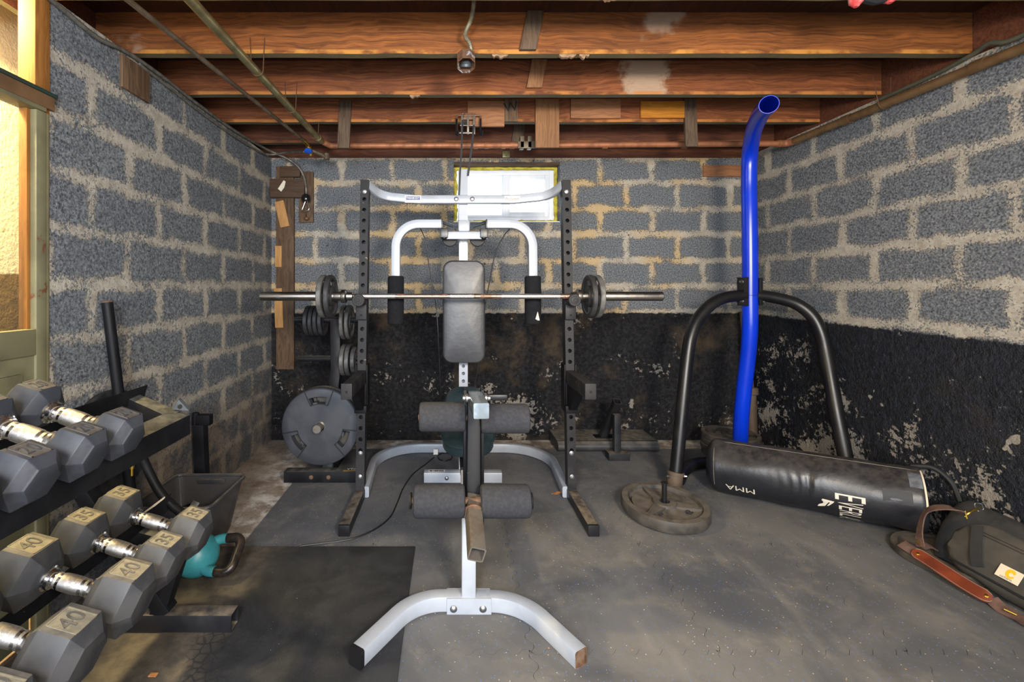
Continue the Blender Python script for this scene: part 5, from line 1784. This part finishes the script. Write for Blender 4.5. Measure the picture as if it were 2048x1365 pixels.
# ------------------------------------------------------------------ cord and small litter on the floor
t = thing('power_cord', 'thin black cord snaking over the tiles from behind the seat to the mat', 'cord', (-.4, 2.3, 0))
def fl(px, py, z=.004):
    Y = (H - z) * F / (py - CY)
    return P(px, py, Y)
cp = [fl(868, 915), fl(850, 930), fl(825, 950), fl(806, 978), fl(795, 1005), fl(780, 1035), fl(752, 1058), fl(715, 1075), fl(680, 1083), fl(640, 1088), fl(600, 1093)]
MB().tube(spline(cp, 8), .0036, 6).build('cord', 'black_wire', t)
b = MB().tube([fl(872, 918, .01) + Vector((.05 * math.cos(2*PI*k/24), .07 * math.sin(2*PI*k/24), .002 * (k % 3))) + Vector((.06, .03, 0)) for k in range(24)], .004, 6, closed=True)
b.build('cord_loop', 'black_wire', t)
MB().box(fl(867, 910, .0) + Vector((0, 0, .003)), fl(876, 905, .02) + Vector((0, 0, .02)), .002).build('plug', 'sticker', t)
q = fl(1116, 987, .004)
b = MB()
lf = [(-.04, .0), (-.028, .012), (-.03, .022), (-.012, .014), (.0, .02), (.012, .010), (.04, .008), (.045, -.002), (.02, -.006), (.0, -.012), (-.018, -.006)]
vs = [Vector((x, y, .004 + .006 * math.sin(x * 60))) + Vector((q.x, q.y, 0)) for x, y in lf]
vs += [v + Vector((0, 0, .001)) for v in vs]
n = len(lf)
b.add(vs, [tuple(range(n - 1, -1, -1)), tuple(range(n, 2*n))] + [(k, (k+1) % n, n + (k+1) % n, n + k) for k in range(n)])
tag(b.build('dry_leaf', 'leaf', origin=q), 'dry orange leaf on the floor by the right rack foot', 'leaf')
q = fl(306, 1352, .012)
b = MB().box(q + Vector((-.012, -.006, 0)), q + Vector((.012, .008, .003)), .001)
tag(b.build('wood_chip', 'leaf', origin=q), 'small orange chip on the mat below the dumbbells at bottom left', 'debris')
# ------------------------------------------------------------------ dumbbell rack
rk = thing('dumbbell_rack', 'two-tier black steel dumbbell rack along the left wall', 'dumbbell rack', (-1.0, 1.2, .009))
zf = .010
for Yf in (1.535, .70):
    b = MB().sweep([(-1.20, Yf, zf + .030), (-.742, Yf, zf + .030)], rrect(.052, .058, .003, 2), cap=False)
    e = Vector((-.742, Yf, zf + .030))
    po, pi_ = rrect(.052, .058, .003, 2), rrect(.045, .051, .002, 2); n = len(po)
    b.add([e + Vector((0, x, y)) for x, y in po] + [e + Vector((0, x, y)) for x, y in pi_] + [e + Vector((-.07, x, y)) for x, y in pi_],
          [(k, (k+1) % n, n + (k+1) % n, n + k) for k in range(n)] + [(n + k, n + (k+1) % n, 2*n + (k+1) % n, 2*n + k) for k in range(n)])
    b.add([Vector((-1.20, Yf + x, zf + .030 + y)) for x, y in po], [tuple(range(n))])
    b.build('foot', 'dusty_black', rk)
    MB().sweep([(-.975, Yf, zf + .055), (-1.255, Yf, .475), (-1.27, Yf, .55), (-1.10, Yf, .745)], rrect(.05, .05, .003, 2), up=(0, 1, 0)).build('post', 'rack_black', rk)
# upper shelf
s = .91
Fx, Fz = -.946 * s, H - (H - .7195 + .05 - .05) * 1.0
Fx, Fz = -.861, .761
Ye = 1.474
tilt = R(20)
du = Vector((-math.cos(tilt), 0, math.sin(tilt)))
b = MB()
y0 = .45
p = Vector((Fx, 0, Fz))
q = p + du * .055
poly = [p, p + Vector((0, 0, -.064)), p + Vector((-.005, 0, -.064)), p + Vector((-.006, 0, -.006)), q + Vector((0, 0, -.005)), q]
n = len(poly)
vs = [v + Vector((0, Ye, 0)) for v in poly] + [v + Vector((0, y0, 0)) for v in poly]
b.add(vs, [tuple(range(n)), tuple(range(2*n - 1, n - 1, -1))] + [(k, (k+1) % n, n + (k+1) % n, n + k) for k in range(n)])
b.build('shelf_rail', 'rack_black', rk)
Rx, Rz = -1.0625, .841
r0 = Vector((Rx, 0, Rz))
poly = [r0, r0 + Vector((-.014, 0, -.05)), r0 + Vector((-.06, 0, -.03)), r0 + Vector((-.061, 0, -.034)), r0 + Vector((-.016, 0, -.056)), r0 + Vector((-.005, 0, -.002))]
b = MB()
n = len(poly)
vs = [v + Vector((0, 1.565, 0)) for v in poly] + [v + Vector((0, y0, 0)) for v in poly]
b.add(vs, [tuple(range(n)), tuple(range(2*n - 1, n - 1, -1))] + [(k, (k+1) % n, n + (k+1) % n, n + k) for k in range(n)])
b.build('shelf_rail', 'rack_black', rk)
b = MB().sweep([(Fx - .04, Ye - .03, Fz - .012), (-1.09, 1.52, .79)], rrect(.05, .05, .003, 2))
b.build('cross_tube', 'rack_black', rk)
# triangular end tab with a dark disc for the shade of its hole
b = MB()
a3 = [Vector((Fx - .004, Ye - .004, Fz)), Vector((Fx - .006, Ye - .055, Fz + .002)), Vector((Fx - .012, Ye - .03, Fz + .05))]
a3 = [P(345, 820, 1.46), P(378, 822, 1.46), P(357, 800, 1.47)]
off = Vector((-.004, .016, .004))
b.add(a3 + [v + off for v in a3], [(0, 1, 2), (5, 4, 3), (0, 3, 4, 1), (1, 4, 5, 2), (2, 5, 3, 0)])
tb = b.build('end_tab', 'grey_bracket', rk)
c3 = (a3[0] + a3[1] + a3[2]) / 3
nn_ = (a3[1] - a3[0]).cross(a3[2] - a3[0]).normalized()
if nn_.y > 0: nn_ = -nn_
MB().cyl(c3 - nn_ * .001, c3 + nn_ * .0012, .0075, 12).build('tab_hole_shade', 'hole_shade', tb)
# lower shelf
for (X, Z, w) in ((-.905, .325, .06), (-1.06, .397, .05)):
    p = Vector((X, 0, Z))
    q = p + Vector((-.045, 0, .013)) if X > -1 else p + Vector((-.045, 0, -.03))
    poly = [p, p + Vector((0, 0, -w)), p + Vector((-.005, 0, -w)), p + Vector((-.006, 0, -.006)), q + Vector((0, 0, -.005)), q]
    n = len(poly)
    vs = [v + Vector((0, 1.60, 0)) for v in poly] + [v + Vector((0, y0, 0)) for v in poly]
    MB().add(vs, [tuple(range(n)), tuple(range(2*n - 1, n - 1, -1))] + [(k, (k+1) % n, n + (k+1) % n, n + k) for k in range(n)]).build('shelf_rail', 'rack_black', rk)
for Yf in (1.535, .70):
    MB().sweep([(-.90, Yf, .285), (-1.13, Yf, .345)], rrect(.04, .04, .003, 2)).build('cross_tube', 'rack_black', rk)
    MB().sweep([(-1.0, Yf, .06), (-.93, Yf, .28)], rrect(.05, .045, .003, 2), up=(0, 1, 0)).build('strut', 'rack_black', rk)

# ------------------------------------------------------------------ dumbbells
def dumbbell(ap, hl, c, num, hm, nm_, zname):
    t = thing('hex_dumbbell', 'x', 'dumbbell', (0, 0, 0))
    kcor = 1 / math.cos(R(30))
    hexa = [(ap * kcor * math.cos(R(60 * k)), ap * kcor * math.sin(R(60 * k))) for k in range(6)]
    for sd in (-1, 1):
        b = MB()
        # x from inner to outer
        ch = ap * .42
        prof = [(c/2 - hl/2, .50), (c/2 - hl/2 + .004, .62), (c/2 - hl/2 + ch * .95, 1.0), (c/2 + hl/2 - ch * .85, 1.0), (c/2 + hl/2 - .003, .66), (c/2 + hl/2, .62)]
        vs, fs = [], []
        for x, k in prof:
            vs += [Vector((sd * x, y * k, z * k)) for y, z in hexa]
        for i in range(len(prof) - 1):
            for k in range(6):
                l = (k + 1) % 6
                fs.append((i*6 + k, i*6 + l, (i+1)*6 + l, (i+1)*6 + k))
        fs += [tuple(range(5, -1, -1)), tuple((len(prof)-1)*6 + k for k in range(6))]
        bb = bmesh.new()
        bv = [bb.verts.new(v) for v in vs]
        for f in fs: bb.faces.new([bv[i] for i in f])
        bmesh.ops.recalc_face_normals(bb, faces=bb.faces)
        bmesh.ops.bevel(bb, geom=list(bb.edges), offset=.0022, segments=2, affect='EDGES', profile=.6, clamp_overlap=True)
        hd = MB().bm(bb).build('head', hm, t, ang=22)
        # number panel: frame and digits on the top flat
        w_ = ap * .80; x0 = c/2 + hl * .03
        l_ = (hl - ch * 1.8) * .98
        b = MB()
        fr_ = .0028
        z = ap
        for lo, hi in (((-l_/2, -w_/2), (l_/2, -w_/2 + fr_)), ((-l_/2, w_/2 - fr_), (l_/2, w_/2)), ((-l_/2, -w_/2), (-l_/2 + fr_, w_/2)), ((l_/2 - fr_, -w_/2), (l_/2, w_/2))):
            b.box((sd * x0 + lo[0], lo[1], z - .001), (sd * x0 + hi[0], hi[1], z + .0014))
        b.box((sd * x0 - l_/2 + fr_, -w_/2 + fr_, z - .001), (sd * x0 + l_/2 - fr_, w_/2 - fr_, z + .0004))
        tx = text_mb(num, l_ * .80, .0010)
        tw = max(v.x for v in tx.v) - min(v.x for v in tx.v)
        k_ = min(1.0, w_ * .78 / tw)
        tx.xf(frame((sd * x0, 0, z + .0008), (0, 1, 0), (-1, 0, 0)) @ Matrix.Diagonal((k_, 1, 1, 1)))
        b.build('number_panel', nm_, hd)
        tx.build('numerals', hm, hd)
        MB().lathe((sd * (c/2 - hl/2 + .003), 0, 0), (-sd, 0, 0), [(-.004, .029), (.006, .029), (.008, .025), (.016, .024), (.018, .019)], 20).build('collar', 'chrome', t)
    hh = c/2 - hl/2 - .012
    prof = []
    for i in range(25):
        x = -hh + 2*hh*i/24
        k = 1 - (x / hh) ** 2
        prof.append((x + hh, .0165 + .0038 * k))
    MB().lathe((-hh, 0, 0), (1, 0, 0), prof, 20).build('handle', 'chrome', t)
    g = []
    for i in range(13):
        x = -hh*.52 + 2*hh*.52*i/12
        k = 1 - (x / hh) ** 2
        g.append((x + hh*.52, .0169 + .0038 * k))
    MB().lathe((-hh*.52, 0, 0), (1, 0, 0), g, 20).build('knurled_grip', 'knurl', t)
    for s_ in (-1, 1):
        x = s_ * hh * .74
        k = 1 - (x / hh) ** 2
        MB().lathe((x - hh * .07, 0, 0), (1, 0, 0), [(0, .0170 + .0038*k), (hh * .14, .0170 + .0038*k)], 20).build('knurled_ring', 'knurl', t)
    return t
GD = 'hex dumbbells on the rack'
def putd(o, cx, cy, cz, tilt, lb, yaw=0):
    o.location = (cx, cy, cz); o.rotation_euler = (0, R(tilt), R(yaw))
    o['label'] = lb; o['group'] = GD
d20 = dumbbell(.052, .094, .214, '20', 'hex_dark', 'num_dark', 'a')
ux_, uz_ = (-.818 - 1.016) / 2, (.826 + .894) / 2
Yu = [1.088, .967, .846, .725]
Lu = ['farthest small dark dumbbell on the upper shelf, next to the empty rail', 'second small dark dumbbell from the far end of the upper shelf', 'third small dark dumbbell on the upper shelf, cut by the left photo edge', 'nearest upper-shelf dumbbell, only a corner showing at the left photo edge']
for k in range(4):
    o = d20 if k == 0 else copy_tree(d20)
    putd(o, ux_, Yu[k], uz_, 18.5, Lu[k], (0, 1.5, -1, 0)[k])
d35 = dumbbell(.0635, .113, .238, '35', 'hex_dust', 'num_dust', 'b')
d45 = dumbbell(.0715, .124, .246, '40', 'hex_dust', 'num_dust', 'c')
lx_, lz_ = (-.842 - 1.065) / 2, (.397 + .462) / 2
Yl = [1.430, 1.282, 1.124, .956, .789]
Ll = ['farthest dusty dumbbell on the lower shelf, in front of the plastic tote', 'second dusty dumbbell from the far end of the lower shelf', 'middle dusty dumbbell of the five on the lower shelf, above the rack foot', 'fourth dusty dumbbell on the lower shelf with a tan numbered face, near the bottom edge', 'nearest lower-shelf dumbbell cut off at the bottom left photo corner']
for k in range(5):
    if k == 0: o = d35
    elif k == 1: o = copy_tree(d35)
    elif k == 2: o = d45
    else: o = copy_tree(d45)
    putd(o, lx_, Yl[k], lz_ + (0 if k < 2 else .003), 16.0, Ll[k], (0, -1, 2, 0, 1)[k])

# ------------------------------------------------------------------ things between rack and wall
t = thing('upright_pipe', 'dark upright pipe leaning on the left wall behind the dumbbell rack', 'pipe', (-1.33, 1.75, 0))
top_, bot_ = P(214, 603, 1.76), P(233, 790, 1.76)
dd = (bot_ - top_).normalized()
bot2 = top_ + dd * ((top_.z - ZF) / -dd.z)
bot2 = Vector((-1.245, 1.80, ZF + .002)); 
pr = MB().tube([top_, top_.lerp(bot2, .5), bot2], .0195, 18, up=(0, 1, 0), cap=False).tube([top_, top_ + dd * .10], .0155, 18, up=(0, 1, 0), cap=False)
sdv = dd.cross(Vector((0, 1, 0))).normalized(); u2 = sdv.cross(dd).normalized(); n = 18
pr.add([top_ + sdv * r_ * math.cos(2*PI*k/n) + u2 * r_ * math.sin(2*PI*k/n) for r_ in (.0195, .0155) for k in range(n)], [(k, (k+1) % n, n + (k+1) % n, n + k) for k in range(n)])
pr.build('pipe', 'black_paint', t)
MB().ring_lathe(top_ - dd * .001, dd, [(0, .0152), (0, .0198), (.006, .0198), (.006, .0152)], 18).build('pipe_rim', 'rust', t)
o = plate_simple(.20, .03, hub=.045, rim=.02, dish=.004).build('weight_plate', 'iron_dark')
place(o, (-1.345, 1.78, .572), (0, R(82), 0))
tag(o, 'dark round plate propped against the left wall behind the rack, under the pipe', 'weight plate')

t = thing('post_stub', 'black square post with a capped stub standing behind the plastic tote', 'post', (-1.31, 2.42, 0))
MB().sweep([P(408, 950, 2.38) + Vector((0, 0, -.25)), P(400, 850, 2.38)], rrect(.058, .05, .003, 2), up=(0, 1, 0)).build('post', 'rack_black', t)
q = P(400, 850, 2.38)
MB().box((q.x - .022, 2.36, q.z), (q.x + .06, 2.40, q.z + .055), .003).build('stub', 'black_paint', t)
MB().cyl((q.x - .022, 2.375, q.z + .0), (q.x - .02, 2.375, q.z + .066), .017, 14).build('cap', 'black_paint', t)
a_ = P(408, 950, 2.38) + Vector((0, 0, -.25))
MB().box((a_.x - .05, 2.34, ZF + .001), (a_.x + .05, 2.42, max(a_.z, .0) + .006), .003).build('base', 'rack_black', t)

t = thing('bent_tube', 'bent black steel tube slanting down from the upper shelf into the tote', 'tube', (-1.2, 1.72, .5))
bp = [P(262, 868, 1.62), P(278, 900, 1.62), P(298, 945, 1.62), P(320, 985, 1.62), P(345, 1012, 1.62), P(368, 1030, 1.615), P(390, 1045, 1.61)]
MB().tube(spline(bp, 7), .0155, 14, up=(0, 1, 0)).build('tube', 'black_paint', t)
MB().tube([bp[0], bp[0] + Vector((-.03, 0, .08))], .0155, 14, up=(0, 1, 0)).build('tube_end', 'black_paint', t)
t = thing('snap_hook', 'small brass snap hook hanging below the upper shelf rail', 'hook', P(264, 905, 1.60))
MB().tube(fillet([P(260, 893, 1.5), P(261, 915, 1.5), P(264, 930, 1.5), P(268, 915, 1.5), P(268, 893, 1.5)], .008, 4), .0035, 8, up=(0, 1, 0)).build('loop', 'box_rust', t)
MB().cyl(P(264, 925, 1.5), P(264, 938, 1.5), .007, 10).cyl(P(264, 938, 1.5), P(264, 952, 1.5), .004, 8).build('swivel', 'brass', t)
# black folder of papers
t = thing('folder', 'thin black tray holding papers, wedged behind the far lower dumbbell', 'tray', P(300, 1015, 1.66))
fa = [P(268, 1050, 1.59), P(332, 995, 1.60), P(326, 1030, 1.60), P(290, 1062, 1.59)]
off = Vector((.012, .012, .01))
MB().add(fa + [v + off for v in fa], [(0, 1, 2, 3), (7, 6, 5, 4), (0, 4, 5, 1), (1, 5, 6, 2), (2, 6, 7, 3), (3, 7, 4, 0)]).build('tray', 'black_paint', t)
fb_ = [P(285, 1027, 1.588), P(328, 995, 1.60), P(329, 998, 1.60), P(287, 1031, 1.588)]
MB().add(fb_ + [v + Vector((0, .004, .001)) for v in fb_], [(0, 1, 2, 3), (7, 6, 5, 4), (0, 4, 5, 1), (1, 5, 6, 2), (2, 6, 7, 3), (3, 7, 4, 0)]).build('papers', 'paper', t)

# plastic tote
tote = thing('storage_tote', 'grey see-through plastic tote on the concrete by the left wall', 'storage bin', (-1.2, 2.07, ZF))
zb = ZF + .002; zr = .232
def ringr(x0, x1, y0, y1, z, r=.03):
    cx_, cy_ = (x0+x1)/2, (y0+y1)/2
    return [Vector((cx_ + x, cy_ + y, z)) for x, y in rrect(x1-x0, y1-y0, r, 4)]
lv_ = [ringr(-1.335, -1.085, 1.95, 2.20, zb), ringr(-1.342, -1.078, 1.94, 2.21, zb + .02), ringr(-1.375, -1.036, 1.91, 2.245, zr)]
li_ = [[v for v in ringr(-1.372, -1.039, 1.913, 2.242, zr)], ringr(-1.338, -1.082, 1.944, 2.206, zb + .022), ringr(-1.332, -1.088, 1.955, 2.196, zb + .006)]
n = len(lv_[0])
allr = lv_ + li_
vs = [v for r_ in allr for v in r_]
fs = []
for i in range(len(allr) - 1):
    for k in range(n):
        l = (k + 1) % n
        fs.append((i*n + k, i*n + l, (i+1)*n + l, (i+1)*n + k))
fs += [tuple(range(n - 1, -1, -1)), tuple((len(allr)-1)*n + k for k in range(n))]
MB().add(vs, fs).build('bin_body', 'bin_plastic', tote)
rm = ringr(-1.38, -1.031, 1.905, 2.25, zr + .003, .035)
MB().tube(rm, .0085, 8, closed=True).build('bin_rim', 'hex_dust', tote)
MB().box((-1.27, 2.232, zr - .035), (-1.13, 2.25, zr - .012), .004).build('bin_handle', 'hex_dust', tote)
G = 'odds and ends in the tote'
b = MB().lathe((-1.160, 2.08, .034), (.15, -.05, 1), [(0, .03), (.0, .062), (.01, .07), (.075, .072), (.085, .064), (.085, .01)], 26)
tag(b.build('foam_roller', 'foam_black', origin=(-1.160, 2.08, .034)), 'black round foam piece standing in the tote', 'foam', G)
b = MB().box((-.016, -.012, -.10), (.016, .012, .06), .003).xf(Matrix.Translation((-1.175, 2.0, .16)) @ Euler((R(-30), R(25), 0)).to_matrix().to_4x4())
tag(b.build('flat_bar', 'iron', origin=(-1.2, 2.03, .12)), 'grey flat bar sticking up in the tote', 'bar', G)
b = MB().cyl((-1.09, 2.14, .02), (-1.065, 2.19, .175), .011, 12)
tag(b.build('metal_rod', 'dull_steel', origin=(-1.09, 2.16, .02)), 'bright metal rod leaning in the tote corner', 'rod', G)
b = MB().box((-.05, -.04, -.06), (.05, .04, .06), .01).xf(Matrix.Translation((-1.26, 2.10, .075)) @ Euler((R(12), R(-15), R(20))).to_matrix().to_4x4())
tag(b.build('black_pouch', 'foam_black', origin=(-1.26, 2.1, .04)), 'black pouch at the wall side of the tote', 'pouch', G)

# kettlebell
kb = thing('kettlebell', 'teal kettlebell with a black handle lying on its side beside the rack', 'kettlebell', (-1.03, 1.81, .01))
c = Vector((-1.03, 1.815, .092))
hd = Vector((.985, -.05, .05)).normalized()
b = MB()
rb = .082
b.lathe(c - hd * .078, hd, [(0, .0), (0, .046), (.004, .05)] + [(.078 + rb * math.sin(R(a)), rb * math.cos(R(a))) for a in range(-58, 88, 7)] + [(.078 + rb, .001)], 32)
body = b.build('bell_body', 'teal', kb, ang=60)
lat = Vector((0, .78, .62)); lat = (lat - hd * lat.dot(hd)).normalized()
def kp(a, b_): return c + hd * a + lat * b_
for sd in (-1, 1):
    b = MB().tube(spline([kp(.045, sd * .050), kp(.075, sd * .060), kp(.100, sd * .062)], 5), .0195, 16, up=(0, 0, 1), scales=None)
    b.build('handle_root', 'teal', kb)
hp = fillet([kp(.098, .062), kp(.165, .066), kp(.165, -.066), kp(.098, -.062)], .045, 10)
MB().tube(hp, .0182, 16, up=(0, 0, 1)).build('handle_grip', 'kb_black', kb)
# pale plastic disc under the rack
q = fl(322, 1192, .012)
b = MB().lathe(q + Vector((-.02, .01, .05)), (.75, -.5, .35), [(0, .0), (.004, .045), (.0, .058), (-.012, .062), (-.014, .058), (.0, .04), (.002, .0)], 24)
tag(b.build('plastic_disc', 'pale_plastic', origin=q), 'pale green plastic disc on the mat under the dumbbell rack', 'plastic disc')

# ------------------------------------------------------------------ light, camera
def area(name, loc, target, size, power, color, sy=None, spread=180):
    l = bpy.data.lights.new(name, 'AREA')
    l.shape = 'RECTANGLE'
    l.size, l.size_y = size, sy or size
    l.energy = power
    l.color = color
    l.spread = R(spread)
    o = bpy.data.objects.new(name, l)
    COL.objects.link(o)
    o.location = loc
    o.rotation_euler = (Vector(target) - Vector(loc)).to_track_quat('-Z', 'Y').to_euler()
    return o
area('flash', (.75, -.5, 1.62), (.9, 3.4, .9), .35, 34, (1.0, .84, .64), spread=130)
area('flash_left', (-.35, -.4, 1.6), (0, 3, .7), .3, 20, (.95, .97, 1.0), spread=150)
area('rear_fill', (0, -1.42, 1.3), (.1, 2.5, 1.15), 3.2, 118, (.84, .91, 1.0), 1.9)  # broad cool fill added along the unseen rear wall, which has no opening
area('alcove_lamp', (-1.76, 1.35, 2.3), (-1.9, 1.5, 1.0), .16, 75, (1.0, .74, .36))
w = bpy.data.worlds.new('World'); SC.world = w
w.use_nodes = True
bg = w.node_tree.nodes['Background']
bg.inputs[0].default_value = (.86, .93, 1.0, 1)
bg.inputs[1].default_value = 3.5

cam = bpy.data.cameras.new('camera')
cam.sensor_width = 36; cam.lens = F / 2048 * 36
cam.shift_x = (1024 - CX) / 2048; cam.shift_y = (CY - 682.5) / 2048
cam.clip_start = .02
co = bpy.data.objects.new('camera', cam); COL.objects.link(co)
co.location = (0, 0, H); co.rotation_euler = (R(90), 0, 0)
SC.camera = co
SC.view_settings.view_transform = 'Standard'
SC.view_settings.look = 'None'
SC.view_settings.gamma = 1
SC.view_settings.use_curve_mapping = False
SC.view_settings.exposure = .50
SC.cycles.use_denoising = True
SC.cycles.max_bounces = 8
SC.cycles.transparent_max_bounces = 12
